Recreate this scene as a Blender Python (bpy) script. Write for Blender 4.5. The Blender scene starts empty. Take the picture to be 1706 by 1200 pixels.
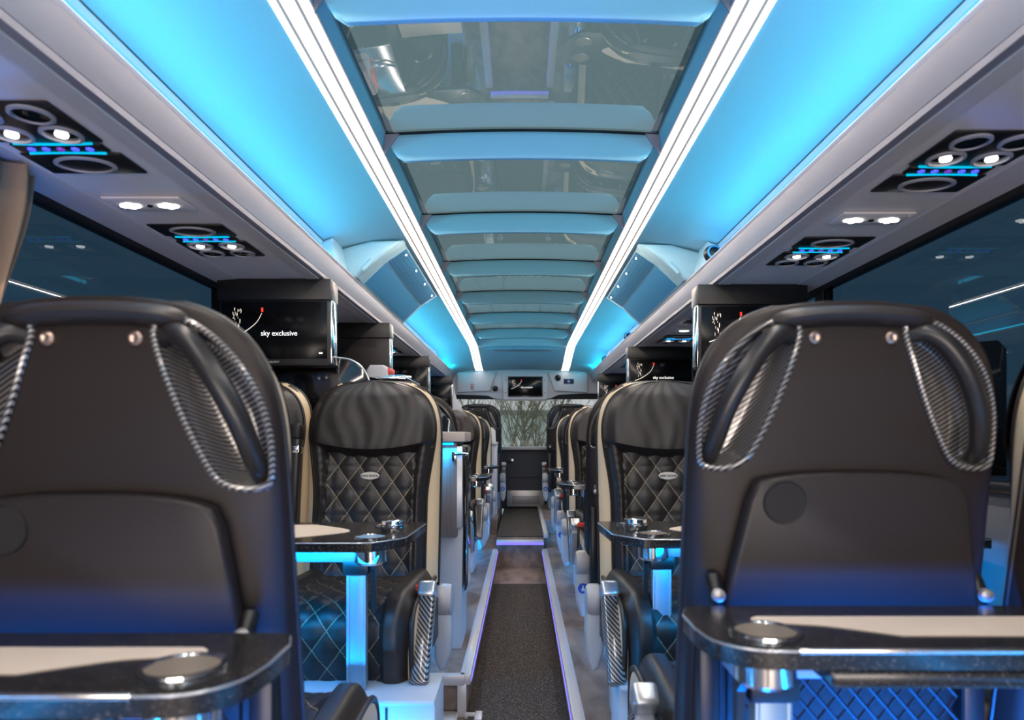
import bpy, bmesh, math, random
from math import sin, cos, pi, radians
from mathutils import Vector, Matrix
random.seed(7)
S = bpy.context.scene
COL = S.collection
# ------------------------------------------------------------------ camera
CZ = 1.10                                   # camera height above the sunken aisle floor
cd = bpy.data.cameras.new('camera'); cam = bpy.data.objects.new('camera', cd); COL.objects.link(cam)
cam.location = (0, 0, CZ); cam.rotation_euler = (radians(90), 0, 0)
cd.sensor_width = 36; cd.lens = 24.0; cd.shift_x = -17/1706; cd.shift_y = 128/1706
cd.clip_start = 0.05; cd.clip_end = 200
cd.dof.use_dof = True; cd.dof.focus_distance = 3.3; cd.dof.aperture_fstop = 3.6
S.camera = cam
# ------------------------------------------------------------------ world and exposure
w = bpy.data.worlds.new('overcast'); S.world = w; w.use_nodes = True
w.node_tree.nodes['Background'].inputs[0].default_value = (0.80, 0.86, 0.86, 1)
w.node_tree.nodes['Background'].inputs[1].default_value = 1.6
S.view_settings.view_transform = 'Standard'; S.view_settings.look = 'None'
S.view_settings.gamma = 1.0; S.view_settings.use_curve_mapping = False
S.view_settings.exposure = 0.0
# ------------------------------------------------------------------ lights of the coach and added fills
BLUE = (0.0, 0.13, 1.0); CYAN = (0.0, 0.42, 1.0); SKY = (0.0, 0.60, 0.86); WARM = (1.0, 0.84, 0.72)
def area(name, loc, rot, sx, sy, col, power, spread=None):
    l = bpy.data.lights.new(name, 'AREA'); l.shape = 'RECTANGLE'; l.size = sx; l.size_y = sy
    l.color = col; l.energy = power
    if spread: l.spread = spread
    o = bpy.data.objects.new(name, l); COL.objects.link(o); o.location = loc; o.rotation_euler = rot
    o.visible_glossy = True
    return o
LOWB = (0.0, 0.35, 1.0)
for s in (-1, 1):
    # blue light lines on the side walls, under the seats and tables and above the racks
    area('floor_led', (s*1.19, 2.6, 0.42), (0, s*radians(75), 0), 0.06, 9.0, LOWB, 34)
    area('cove_led', (s*1.00, 2.7, 1.830), (radians(180), -s*radians(50), 0), 0.08, 10.3, SKY, 14)
    area('rack_led', (s*0.845, 2.7, 1.842), (radians(180), -s*radians(76), 0), 0.05, 10.3, SKY, 17)
    area('underseat_led', (s*.47, 4.7, .20), (0, s*radians(108), 0), .03, 3.6, LOWB, 12)
    for y, z, e in ((.35, .26, 2.5), (1.62, .22, 15), (3.62, .38, 7), (5.36, .38, 6)):
        area('seat_led', (s*.74, y, z), (radians(100), 0, 0), .85, .04, LOWB, e)
    area('table_led', (s*.76, 1.72, .79), (radians(60), 0, 0), .80, .02, LOWB, 5)
    area('backrest_led', (s*.55, .93 if s > 0 else .80, .36), (radians(158), 0, 0), .56, .05, (0.0, 0.18, 1.0), 11, radians(80))
    area('header_fill', (s*.90, 7.45, 1.86), (radians(95), 0, 0), .25, .03, SKY, 2.5)  # added at the rack ends to turn the front header blue
area('rear_fill', (0, -2.5, .75), (radians(112), 0, 0), 2.2, 1.0, (1.0, .86, .77), 84)  # added warm fill behind the camera; no rear window stands there
# ------------------------------------------------------------------ materials
def mat(name, col, rough=0.5, metal=0.0, spec=0.5, coat=0.0, emis=None, es=0.0, bump=0.0, bscale=200.0, noise=0.0, nscale=20.0, sheen=0.0):
    m = bpy.data.materials.new(name); m.use_nodes = True
    nt = m.node_tree; b = nt.nodes['Principled BSDF']
    b.inputs['Base Color'].default_value = (*col, 1); b.inputs['Roughness'].default_value = rough
    b.inputs['Metallic'].default_value = metal; b.inputs['Specular IOR Level'].default_value = spec
    b.inputs['Coat Weight'].default_value = coat; b.inputs['Coat Roughness'].default_value = 0.08
    if emis: b.inputs['Emission Color'].default_value = (*emis, 1); b.inputs['Emission Strength'].default_value = es
    tc = nt.nodes.new('ShaderNodeTexCoord')
    if bump:
        n = nt.nodes.new('ShaderNodeTexNoise'); n.inputs['Scale'].default_value = bscale; n.inputs['Detail'].default_value = 4
        nt.links.new(tc.outputs['Object'], n.inputs['Vector'])
        bp = nt.nodes.new('ShaderNodeBump'); bp.inputs['Strength'].default_value = bump; bp.inputs['Distance'].default_value = 0.002
        nt.links.new(n.outputs['Fac'], bp.inputs['Height']); nt.links.new(bp.outputs[0], b.inputs['Normal'])
    if noise:
        n = nt.nodes.new('ShaderNodeTexNoise'); n.inputs['Scale'].default_value = nscale; n.inputs['Detail'].default_value = 6
        nt.links.new(tc.outputs['Object'], n.inputs['Vector'])
        r = nt.nodes.new('ShaderNodeMapRange'); r.inputs[1].default_value = .3; r.inputs[2].default_value = .7
        r.inputs[3].default_value = 1-noise; r.inputs[4].default_value = 1+noise
        nt.links.new(n.outputs['Fac'], r.inputs[0])
        mx = nt.nodes.new('ShaderNodeVectorMath'); mx.operation = 'SCALE'; mx.inputs[0].default_value = col
        nt.links.new(r.outputs[0], mx.inputs['Scale']); nt.links.new(mx.outputs[0], b.inputs['Base Color'])
    return m
def M2(nt, op, a, b=None, c=None):
    n = nt.nodes.new('ShaderNodeMath'); n.operation = op
    for i, v in enumerate((a, b, c)):
        if v is None: continue
        if isinstance(v, (int, float)): n.inputs[i].default_value = v
        else: nt.links.new(v, n.inputs[i])
    return n.outputs[0]
M = {}
M['leather'] = mat('black_leather', (0.018, 0.014, 0.012), 0.40, spec=0.5, bump=0.25, bscale=420)
M['leather_soft'] = mat('black_leather_soft', (0.022, 0.0165, 0.0145), 0.40, bump=0.3, bscale=380)
M['shell'] = mat('seat_shell', (0.021, 0.015, 0.0135), 0.44, spec=0.32, bump=0.1, bscale=500)
M['tray'] = mat('tray_plastic', (0.022, 0.0175, 0.018), 0.40, spec=0.35)
M['handle'] = mat('handle_rubber', (0.020, 0.018, 0.018), 0.33)
M['cream'] = mat('cream_leather', (0.66, 0.52, 0.33), 0.48, bump=0.2, bscale=350)
M['chrome'] = mat('chrome', (0.80, 0.80, 0.80), 0.12, metal=1)
M['welldish'] = mat('cup_dish', (0.70, 0.64, 0.58), 0.35, metal=0.7)
M['postalu'] = mat('anodised_post', (0.30, 0.42, 0.52), 0.42, metal=0.5)
M['display'] = mat('display_glass', (0.005, 0.005, 0.006), 0.16, spec=0.22)
M['badge'] = mat('badge_enamel', (0.86, 0.80, 0.70), 0.4)
M['alu'] = mat('aluminium', (0.62, 0.64, 0.66), 0.30, metal=0.75)
M['white_alu'] = mat('nosing_white', (0.62, 0.60, 0.60), 0.38, metal=0.2)
M['black'] = mat('black_plastic', (0.012, 0.011, 0.012), 0.35)
M['matteblack'] = mat('matte_black', (0.010, 0.009, 0.010), 0.7)
M['gloss'] = mat('gloss_black', (0.006, 0.005, 0.006), 0.06, coat=0.5)
M['grey'] = mat('grey_plastic', (0.42, 0.42, 0.45), 0.42, bump=0.1)
M['base'] = mat('plinth_grey', (0.50, 0.54, 0.58), 0.45)
M['panel'] = mat('overhead_panel', (0.90, 0.85, 0.83), 0.27, bump=0.06, bscale=600)
M['lip'] = mat('rack_lip', (0.74, 0.70, 0.72), 0.33)
M['fascia'] = mat('rack_fascia', (0.25, 0.235, 0.27), 0.30, metal=0.2)
M['creamstrip'] = mat('rack_cream', (0.70, 0.66, 0.64), 0.35)
M['ceil'] = mat('ceiling_lining_glow_tint', (0.44, 0.69, 0.78), 0.62)  # lining itself is white; the blue LED glow is put into its colour
M['rib'] = mat('rib_plastic_glow_tint', (0.27, 0.56, 0.66), 0.42)  # blue tint in the base colour stands in for LED light on the ribs
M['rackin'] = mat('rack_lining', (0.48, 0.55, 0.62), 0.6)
M['lamp'] = mat('strip_diffuser', (1, 1, 1), 0.4, emis=(1.0, 0.90, 0.82), es=2.4)
M['lampcore'] = mat('strip_core', (1, 1, 1), 0.4, emis=(1.0, 0.83, 0.70), es=150)
M['lampedge'] = mat('strip_divider', (0.42, 0.33, 0.28), 0.4, emis=(1.0, 0.80, 0.68), es=0.22)
M['led'] = mat('reading_led', (1, 1, 1), 0.4, emis=(1, 0.97, 0.93), es=9)
M['btn'] = mat('blue_button', (0.02, 0.03, 0.4), 0.3, emis=(0.05, 0.07, 1.0), es=2.2)
M['btnv'] = mat('violet_button', (0.1, 0.01, 0.2), 0.3, emis=(0.20, 0.05, 0.6), es=0.8)
M['cyan'] = mat('cyan_line', (0.0, 0.3, 0.5), 0.3, emis=(0.0, 0.50, 0.75), es=1.0)
M['violet'] = mat('violet_led', (0.2, 0.1, 0.8), 0.3, emis=(0.30, 0.26, 1.0), es=0.8)
M['blueled'] = mat('blue_led', (0.0, 0.2, 0.8), 0.3, emis=(0.0, 0.35, 1.0), es=4)
M['txt'] = mat('screen_white', (1, 1, 1), 0.4, emis=(1, 0.98, 0.95), es=0.9)
M['trail'] = mat('screen_trail', (1, .9, .8), 0.4, emis=(1, 0.86, 0.70), es=0.85)
M['red'] = mat('red_plastic', (0.75, 0.035, 0.015), 0.35)
M['redlit'] = mat('screen_red', (0.8, 0.02, 0.01), 0.4, emis=(1, 0.06, 0.03), es=0.9)
M['redsign'] = mat('sign_red', (0.45, 0.03, 0.08), 0.4)
M['white'] = mat('sign_white', (0.85, 0.85, 0.85), 0.4)
M['blue'] = mat('sign_blue', (0.01, 0.09, 0.55), 0.35)
M['brass'] = mat('screw_metal', (0.55, 0.40, 0.32), 0.3, metal=0.9)
M['beige'] = mat('table_inlay', (0.84, 0.71, 0.59), 0.35)
M['counter'] = mat('counter_top', (0.50, 0.44, 0.40), 0.45, bump=0.1)
M['dark_navy'] = mat('front_panel_navy', (0.030, 0.034, 0.048), 0.6)
M['curtain'] = mat('curtain_cloth', (0.40, 0.26, 0.15), 0.8, bump=0.4, bscale=300)
M['wallside'] = mat('side_wall_cloth', (0.16, 0.17, 0.20), 0.8, bump=0.3)
M['steel'] = mat('vent_steel', (0.50, 0.49, 0.49), 0.35, metal=0.6)
M['trunk'] = mat('bark', (0.10, 0.095, 0.06), 0.9)
M['outwall'] = mat('concrete_wall', (0.44, 0.52, 0.53), 0.9, noise=.2, nscale=1.5)
M['roofline'] = mat('roofline', (0.16, 0.19, 0.18), 0.9)
M['ground'] = mat('tarmac', (0.30, 0.30, 0.30), 0.9)
M['net'] = mat('net_cord', (0.008, 0.008, 0.009), 0.7)

def carpet():
    m = mat('aisle_carpet', (0.05, 0.045, 0.04), 0.95); nt = m.node_tree; b = nt.nodes['Principled BSDF']
    tc = nt.nodes.new('ShaderNodeTexCoord')
    n = nt.nodes.new('ShaderNodeTexVoronoi'); n.inputs['Scale'].default_value = 330
    nt.links.new(tc.outputs['Object'], n.inputs['Vector'])
    r = nt.nodes.new('ShaderNodeValToRGB'); e = r.color_ramp.elements
    e[0].position = 0.0; e[0].color = (0.015, 0.013, 0.012, 1); e[1].position = 1; e[1].color = (0.40, 0.34, 0.28, 1)
    e2 = r.color_ramp.elements.new(0.72); e2.color = (0.05, 0.042, 0.037, 1)
    nt.links.new(n.outputs['Color'], r.inputs[0]); nt.links.new(r.outputs[0], b.inputs['Base Color'])
    bp = nt.nodes.new('ShaderNodeBump'); bp.inputs['Strength'].default_value = .6; bp.inputs['Distance'].default_value = .003
    nt.links.new(n.outputs['Distance'], bp.inputs['Height']); nt.links.new(bp.outputs[0], b.inputs['Normal'])
    return m
M['carpet'] = carpet()
def wood(name, c1, c2, axis='Y', sc=(18, 1.5, 18), rough=0.45):
    m = mat(name, c1, rough); nt = m.node_tree; b = nt.nodes['Principled BSDF']
    tc = nt.nodes.new('ShaderNodeTexCoord'); mp = nt.nodes.new('ShaderNodeMapping'); mp.inputs['Scale'].default_value = sc
    nt.links.new(tc.outputs['Object'], mp.inputs[0])
    n = nt.nodes.new('ShaderNodeTexNoise'); n.inputs['Scale'].default_value = 2.0; n.inputs['Detail'].default_value = 8; n.inputs['Distortion'].default_value = .6
    nt.links.new(mp.outputs[0], n.inputs['Vector'])
    r = nt.nodes.new('ShaderNodeValToRGB'); e = r.color_ramp.elements
    e[0].position = .32; e[0].color = (*c1, 1); e[1].position = .68; e[1].color = (*c2, 1)
    nt.links.new(n.outputs['Fac'], r.inputs[0]); nt.links.new(r.outputs[0], b.inputs['Base Color'])
    return m
M['vinyl'] = wood('wood_vinyl_floor', (0.12, 0.085, 0.065), (0.34, 0.26, 0.21), sc=(5, 2, 5), rough=.4)
M['wood'] = wood('grey_wood', (0.13, 0.11, 0.105), (0.20, 0.175, 0.17), sc=(60, 60, 1.5))
def granite():
    m = mat('black_granite', (0.02, 0.02, 0.02), 0.22, coat=.15); nt = m.node_tree; b = nt.nodes['Principled BSDF']
    tc = nt.nodes.new('ShaderNodeTexCoord')
    n = nt.nodes.new('ShaderNodeTexVoronoi'); n.inputs['Scale'].default_value = 420
    nt.links.new(tc.outputs['Object'], n.inputs['Vector'])
    r = nt.nodes.new('ShaderNodeValToRGB'); e = r.color_ramp.elements
    e[0].position = .0; e[0].color = (0.010, 0.010, 0.011, 1); e[1].position = 1; e[1].color = (0.16, 0.14, 0.13, 1)
    e2 = r.color_ramp.elements.new(0.75); e2.color = (0.022, 0.021, 0.022, 1)
    nt.links.new(n.outputs['Color'], r.inputs[0]); nt.links.new(r.outputs[0], b.inputs['Base Color'])
    return m
M['granite'] = granite()
def carbon():
    m = mat('carbon_fibre', (0.02, 0.02, 0.02), 0.28, metal=.4, coat=1.0); nt = m.node_tree; b = nt.nodes['Principled BSDF']
    tc = nt.nodes.new('ShaderNodeTexCoord'); mp = nt.nodes.new('ShaderNodeMapping')
    mp.inputs['Rotation'].default_value = (0.5, 0.5, 0.6); nt.links.new(tc.outputs['Object'], mp.inputs[0])
    wv = nt.nodes.new('ShaderNodeTexWave'); wv.inputs['Scale'].default_value = 52; wv.bands_direction = 'Z'
    nt.links.new(mp.outputs[0], wv.inputs['Vector'])
    r = nt.nodes.new('ShaderNodeValToRGB'); e = r.color_ramp.elements
    e[0].position = .35; e[0].color = (0.012, 0.012, 0.013, 1); e[1].position = .65; e[1].color = (0.36, 0.34, 0.33, 1)
    nt.links.new(wv.outputs['Fac'], r.inputs[0]); nt.links.new(r.outputs[0], b.inputs['Base Color'])
    return m
M['carbon'] = carbon()
PX, PZ = 0.080, 0.111
def quilt_mat(name, half, slo, shi):
    m = mat(name, (0.026, 0.023, 0.022), 0.42); nt = m.node_tree; b = nt.nodes['Principled BSDF']
    uv = nt.nodes.new('ShaderNodeUVMap'); sp = nt.nodes.new('ShaderNodeSeparateXYZ'); nt.links.new(uv.outputs[0], sp.inputs[0])
    x, s = sp.outputs[0], sp.outputs[1]
    xa = M2(nt, 'MULTIPLY', x, 1/PX); sa = M2(nt, 'MULTIPLY', s, 1/PZ)
    A = M2(nt, 'ADD', xa, sa); B = M2(nt, 'SUBTRACT', xa, sa)
    def dist(v): return M2(nt, 'ABSOLUTE', M2(nt, 'SUBTRACT', M2(nt, 'FRACT', M2(nt, 'ADD', v, 100.5)), 0.5))
    d = M2(nt, 'MINIMUM', dist(A), dist(B))
    line = M2(nt, 'LESS_THAN', d, 0.017)
    dash = M2(nt, 'LESS_THAN', M2(nt, 'FRACT', M2(nt, 'MULTIPLY', s, 165)), 0.72)
    k = M2(nt, 'MULTIPLY', line, dash)
    k = M2(nt, 'MULTIPLY', k, M2(nt, 'LESS_THAN', M2(nt, 'ABSOLUTE', x), half))
    k = M2(nt, 'MULTIPLY', k, M2(nt, 'MULTIPLY', M2(nt, 'GREATER_THAN', s, slo), M2(nt, 'LESS_THAN', s, shi)))
    mx = nt.nodes.new('ShaderNodeMix'); mx.data_type = 'RGBA'
    mx.inputs[6].default_value = (0.023, 0.0185, 0.016, 1); mx.inputs[7].default_value = (0.42, 0.33, 0.20, 1)
    nt.links.new(k, mx.inputs[0]); nt.links.new(mx.outputs[2], b.inputs['Base Color'])
    n = nt.nodes.new('ShaderNodeTexNoise'); n.inputs['Scale'].default_value = 380; tc = nt.nodes.new('ShaderNodeTexCoord')
    nt.links.new(tc.outputs['Object'], n.inputs['Vector'])
    bp = nt.nodes.new('ShaderNodeBump'); bp.inputs['Strength'].default_value = .25; bp.inputs['Distance'].default_value = .002
    nt.links.new(n.outputs['Fac'], bp.inputs['Height']); nt.links.new(bp.outputs[0], b.inputs['Normal'])
    return m
M['quilt_back'] = quilt_mat('quilted_leather_back', .156, .40, 1.0)
M['quilt_seat'] = quilt_mat('quilted_leather_seat', .150, .05, 1.0)
def glassmat(name, tint, f0, f1, base=(0, 0, 0), basew=0.0):
    m = bpy.data.materials.new(name); m.use_nodes = True; nt = m.node_tree; nt.nodes.clear()
    out = nt.nodes.new('ShaderNodeOutputMaterial')
    t = nt.nodes.new('ShaderNodeBsdfTransparent'); t.inputs[0].default_value = (*tint, 1)
    g = nt.nodes.new('ShaderNodeBsdfGlossy'); g.inputs['Roughness'].default_value = 0.015; g.inputs[0].default_value = (.9, .95, 1, 1)
    d = nt.nodes.new('ShaderNodeBsdfDiffuse'); d.inputs[0].default_value = (*base, 1)
    lw0 = nt.nodes.new('ShaderNodeLayerWeight'); lw0.inputs[0].default_value = .5
    fr = M2(nt, 'ADD', M2(nt, 'MULTIPLY', M2(nt, 'POWER', lw0.outputs['Facing'], 3.0), f1), f0)
    m1 = nt.nodes.new('ShaderNodeMixShader'); m1.inputs[0].default_value = basew
    nt.links.new(t.outputs[0], m1.inputs[1]); nt.links.new(d.outputs[0], m1.inputs[2])
    m2 = nt.nodes.new('ShaderNodeMixShader'); nt.links.new(fr, m2.inputs[0])
    nt.links.new(m1.outputs[0], m2.inputs[1]); nt.links.new(g.outputs[0], m2.inputs[2])
    nt.links.new(m2.outputs[0], out.inputs[0])
    return m
M['sideglass'] = glassmat('tinted_side_glass', (0.105, 0.165, 0.215), .025, .12)
M['roofglass'] = glassmat('tinted_roof_glass', (0.122, 0.178, 0.192), .26, .22)
M['screenglass'] = glassmat('windscreen_glass', (0.94, 0.96, 0.96), .003, .02)

# ------------------------------------------------------------------ geometry helpers
class G:
    def __init__(s): s.v = []; s.f = []; s.uv = None
    def add(s, vs, fs):
        n = len(s.v); s.v += [tuple(v) for v in vs]; s.f += [tuple(i+n for i in f) for f in fs]; return s
    def grid(s, fn, nu, nv, cu=False):
        vs = [fn(i/(nu if cu else nu-1), j/(nv-1)) for j in range(nv) for i in range(nu)]
        fs = []
        for j in range(nv-1):
            for i in range(nu if cu else nu-1):
                a = j*nu+i; b = j*nu+(i+1) % nu
                fs.append((a, b, b+nu, a+nu))
        return s.add(vs, fs)
    def box(s, x0, x1, y0, y1, z0, z1, bev=0.0, seg=2, mtx=None):
        bm = bmesh.new(); bmesh.ops.create_cube(bm, size=1)
        for v in bm.verts: v.co = Vector(((x0+x1)/2+v.co.x*(x1-x0), (y0+y1)/2+v.co.y*(y1-y0), (z0+z1)/2+v.co.z*(z1-z0)))
        if bev: bmesh.ops.bevel(bm, geom=bm.edges[:], offset=bev, segments=seg, profile=0.5, affect='EDGES')
        return s.frombm(bm, mtx)
    def frombm(s, bm, mtx=None):
        bm.verts.ensure_lookup_table()
        if mtx is not None: bmesh.ops.transform(bm, matrix=mtx, verts=bm.verts[:])
        s.add([v.co[:] for v in bm.verts], [[v.index for v in f.verts] for f in bm.faces]); bm.free(); return s
    def prism(s, poly, axis, a, b, bev=0.0, seg=2, mtx=None):
        # poly: 2-D points in the plane left by 'axis'; order of coordinates: x,y,z without that axis
        def P(p, t):
            return {'x': (t, p[0], p[1]), 'y': (p[0], t, p[1]), 'z': (p[0], p[1], t)}[axis]
        bm = bmesh.new()
        va = [bm.verts.new(P(p, a)) for p in poly]; vb = [bm.verts.new(P(p, b)) for p in poly]
        fa = bm.faces.new(va); fb = bm.faces.new(vb[::-1]); n = len(poly)
        for i in range(n): bm.faces.new((va[i], vb[i], vb[(i+1) % n], va[(i+1) % n]))
        bmesh.ops.recalc_face_normals(bm, faces=bm.faces[:])
        if bev:
            es = [e for e in bm.edges if (e.verts[0] in va and e.verts[1] in va) or (e.verts[0] in vb and e.verts[1] in vb)]
            bmesh.ops.bevel(bm, geom=es, offset=bev, segments=seg, profile=0.5, affect='EDGES')
        bm.normal_update()
        return s.frombm(bm, mtx)
    def tube(s, pts, r, n=8, closed=False, ry=None):
        pts = [Vector(p) for p in pts]; m = len(pts); vs = []; fs = []
        rs = r if isinstance(r, (list, tuple)) else [r]*m
        up = None
        for i, p in enumerate(pts):
            a = pts[(i-1) % m] if (closed or i) else p; b = pts[(i+1) % m] if (closed or i < m-1) else p
            t = (b-a).normalized()
            if up is None:
                up = Vector((0, 0, 1)) if abs(t.z) < .9 else Vector((1, 0, 0))
            x = t.cross(up).normalized(); up = x.cross(t).normalized()
            for k in range(n):
                an = 2*pi*k/n
                vs.append(p+(x*cos(an)+up*sin(an)*(ry or 1))*rs[i])
        for i in range(m if closed else m-1):
            for k in range(n):
                a = i*n+k; b = i*n+(k+1) % n; c = ((i+1) % m)*n
                fs.append((a, b, c+(k+1) % n, c+k))
        if not closed:
            fs.append(tuple(range(n))[::-1]); fs.append(tuple((m-1)*n+k for k in range(n)))
        return s.add(vs, fs)
    def lathe(s, prof, n=28, mtx=None, close=True):
        # prof: (radius, height) about z
        vs = [(r*cos(2*pi*k/n), r*sin(2*pi*k/n), h) for r, h in prof for k in range(n)]
        fs = [(j*n+k, j*n+(k+1) % n, (j+1)*n+(k+1) % n, (j+1)*n+k) for j in range(len(prof)-1) for k in range(n)]
        if close: fs.append(tuple(range(n))[::-1]); fs.append(tuple((len(prof)-1)*n+k for k in range(n)))
        if mtx is not None: vs = [mtx @ Vector(v) for v in vs]
        return s.add(vs, fs)
    def plate(s, outer, holes, z0, z1):
        bm = bmesh.new(); loops = [outer]+[[(cx+r*cos(2*pi*k/32), cy+r*sin(2*pi*k/32)) for k in range(32)] for cx, cy, r in holes]
        ends = []
        for z in (z0, z1):
            es = []; lv = []
            for lp in loops:
                vs = [bm.verts.new((p[0], p[1], z)) for p in lp]; lv.append(vs)
                es += [bm.edges.new((vs[i], vs[(i+1) % len(vs)])) for i in range(len(vs))]
            bmesh.ops.triangle_fill(bm, edges=es, use_beauty=True); ends.append(lv)
        for a, b in zip(*ends):
            for i in range(len(a)):
                j = (i+1) % len(a); bm.faces.new((a[i], a[j], b[j], b[i]))
        bmesh.ops.recalc_face_normals(bm, faces=bm.faces[:])
        return s.frombm(bm)
    def build(s, name, m, parent=None, smooth=True, uv=None, angle=38):
        me = bpy.data.meshes.new(name); me.from_pydata(s.v, [], s.f); me.validate()
        if uv is not None:
            l = me.uv_layers.new(name='UVMap')
            for i, lp in enumerate(me.loops): l.data[i].uv = uv[lp.vertex_index]
        bm = bmesh.new(); bm.from_mesh(me)
        if uv is None: bmesh.ops.remove_doubles(bm, verts=bm.verts[:], dist=1e-6)
        bmesh.ops.recalc_face_normals(bm, faces=bm.faces[:]); bm.to_mesh(me); bm.free()
        if smooth:
            me.shade_smooth(); me.set_sharp_from_angle(angle=radians(angle))
        me.materials.append(M[m])
        o = bpy.data.objects.new(name, me); COL.objects.link(o)
        if parent is not None: o.parent = parent
        return o
def empty(name, loc=(0, 0, 0), rz=0):
    o = bpy.data.objects.new(name, None); COL.objects.link(o); o.location = loc; o.rotation_euler = (0, 0, rz)
    o.empty_display_size = .1; return o
def tag(o, label=None, cat=None, group=None, kind=None):
    if label: o['label'] = label
    if cat: o['category'] = cat
    if group: o['group'] = group
    if kind: o['kind'] = kind
    return o
def struct(o): o['kind'] = 'structure'; return o
def copy_tree(o, parent=None):
    c = o.copy(); COL.objects.link(c)
    if parent is not None: c.parent = parent
    for ch in [x for x in o.children]: copy_tree(ch, c)
    return c
def text_mesh(name, s, size, m, parent, mtx, depth=0.0006, bold=0.0, sx=1.0):
    cu = bpy.data.curves.new(name, 'FONT'); cu.body = s; cu.size = size; cu.extrude = depth; cu.offset = bold
    cu.align_x = 'CENTER'; cu.align_y = 'CENTER'
    t = bpy.data.objects.new(name, cu); COL.objects.link(t)
    bpy.context.view_layer.update()
    me = bpy.data.meshes.new_from_object(t.evaluated_get(bpy.context.evaluated_depsgraph_get()))
    bpy.data.objects.remove(t); bpy.data.curves.remove(cu)
    for v in me.vertices: v.co = mtx @ Vector((v.co.x*sx, v.co.y, v.co.z))
    me.materials.clear(); me.materials.append(M[m])
    o = bpy.data.objects.new(name, me); COL.objects.link(o); o.parent = parent
    return o
def sm(a, b, x):
    t = min(1, max(0, (x-a)/(b-a))); return t*t*(3-2*t)
def lerp(a, b, t): return a+(b-a)*t
def catmull(P, n=6, closed=True):
    out = []; m = len(P); P = [Vector(p) for p in P]
    for i in range(m if closed else m-1):
        g = (lambda k: P[k % m]) if closed else (lambda k: P[min(max(k, 0), m-1)])
        p0, p1, p2, p3 = g(i-1), g(i), g(i+1), g(i+2)
        for k in range(n):
            t = k/n
            out.append(0.5*((2*p1)+(-p0+p2)*t+(2*p0-5*p1+4*p2-p3)*t*t+(-p0+3*p1-3*p2+p3)*t**3))
    if not closed: out.append(P[-1])
    return out
RY90 = Matrix.Rotation(radians(90), 4, 'Y'); RX90 = Matrix.Rotation(radians(90), 4, 'X')
T = Matrix.Translation

# ------------------------------------------------------------------ the shell of the coach
Y0, Y1 = -2.6, 8.0
PLAT, UP = 0.16, 0.25                      # seat platform, front floor
AL, AR = -0.215, 0.180                     # aisle edges
g = G(); g.box(-1.35, 1.35, Y0, 8.3, -0.12, 0.0); struct(g.build('floor', 'vinyl', smooth=False))
g = G(); g.box(AL+.004, AR-.004, Y0, 5.05, 0.0, 0.012); struct(g.build('floor_carpet', 'carpet', smooth=False))
g = G(); g.box(AL, AR, 5.75, 8.25, 0.0, UP-.004); struct(g.build('floor_front_step', 'vinyl', smooth=False))
g = G(); g.box(AL, AR, 5.80, 8.12, UP-.004, UP+.008); struct(g.build('floor_front_carpet', 'carpet', smooth=False))
# right platform, left platform (begins past the mid door), low left part
g = G(); g.box(AR, 1.25, Y0, 8.2, 0.0, PLAT); struct(g.build('floor_platform', 'vinyl', smooth=False))
g = G(); g.box(-1.25, AL, 2.70, 8.2, 0.0, PLAT); struct(g.build('floor_platform', 'vinyl', smooth=False))
g = G(); g.box(-1.25, -.24, 6.55, 8.2, PLAT, UP+.05); g.box(.22, 1.25, 6.55, 8.2, PLAT, UP+.05); struct(g.build('floor_front_platform', 'vinyl', smooth=False))
def nosing(x0, x1, y0, y1, z, n):
    g = G(); g.box(x0, x1, y0, y1, z-.035, z+.006, .004); return struct(g.build('trim_%d' % n, 'white_alu'))
nosing(AR-.012, AR+.030, Y0, 5.70, PLAT, 1)
nosing(AL-.030, AL+.012, 2.68, 5.70, PLAT, 2)
nosing(-.60, AL-.010, 2.670, 2.705, PLAT, 3)
g = G(); g.box(AL-.040, AL-.004, 2.672, 2.694, 0.0, PLAT-.03, .003); g.box(AL-.11, AL-.035, 2.60, 2.69, 0.0, .02, .004); g.box(AL-.01, AL+.06, 2.655, 2.68, 0.0, .02, .004)
g.box(AL+.03, AL+.06, 2.60, 2.68, 0.0, .026, .004)
struct(g.build('trim_4', 'white_alu'))
nosing(AL, AR, 5.70, 5.745, UP-.02, 5)
nosing(AR, AR+.04, 5.75, 8.1, UP+.03, 6)
for x, yy, n in ((AR-.0145, Y0, 7), (AL+.0145, 2.69, 8)):
    g = G(); g.box(x-.0015, x+.0015, yy, 5.7, PLAT-.024, PLAT-.014); struct(g.build('trim_%d' % n, 'violet', smooth=False))
g = G(); g.box(AL, AR, 5.690, 5.694, UP-.052, UP-.030); struct(g.build('trim_9', 'violet', smooth=False))

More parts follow.
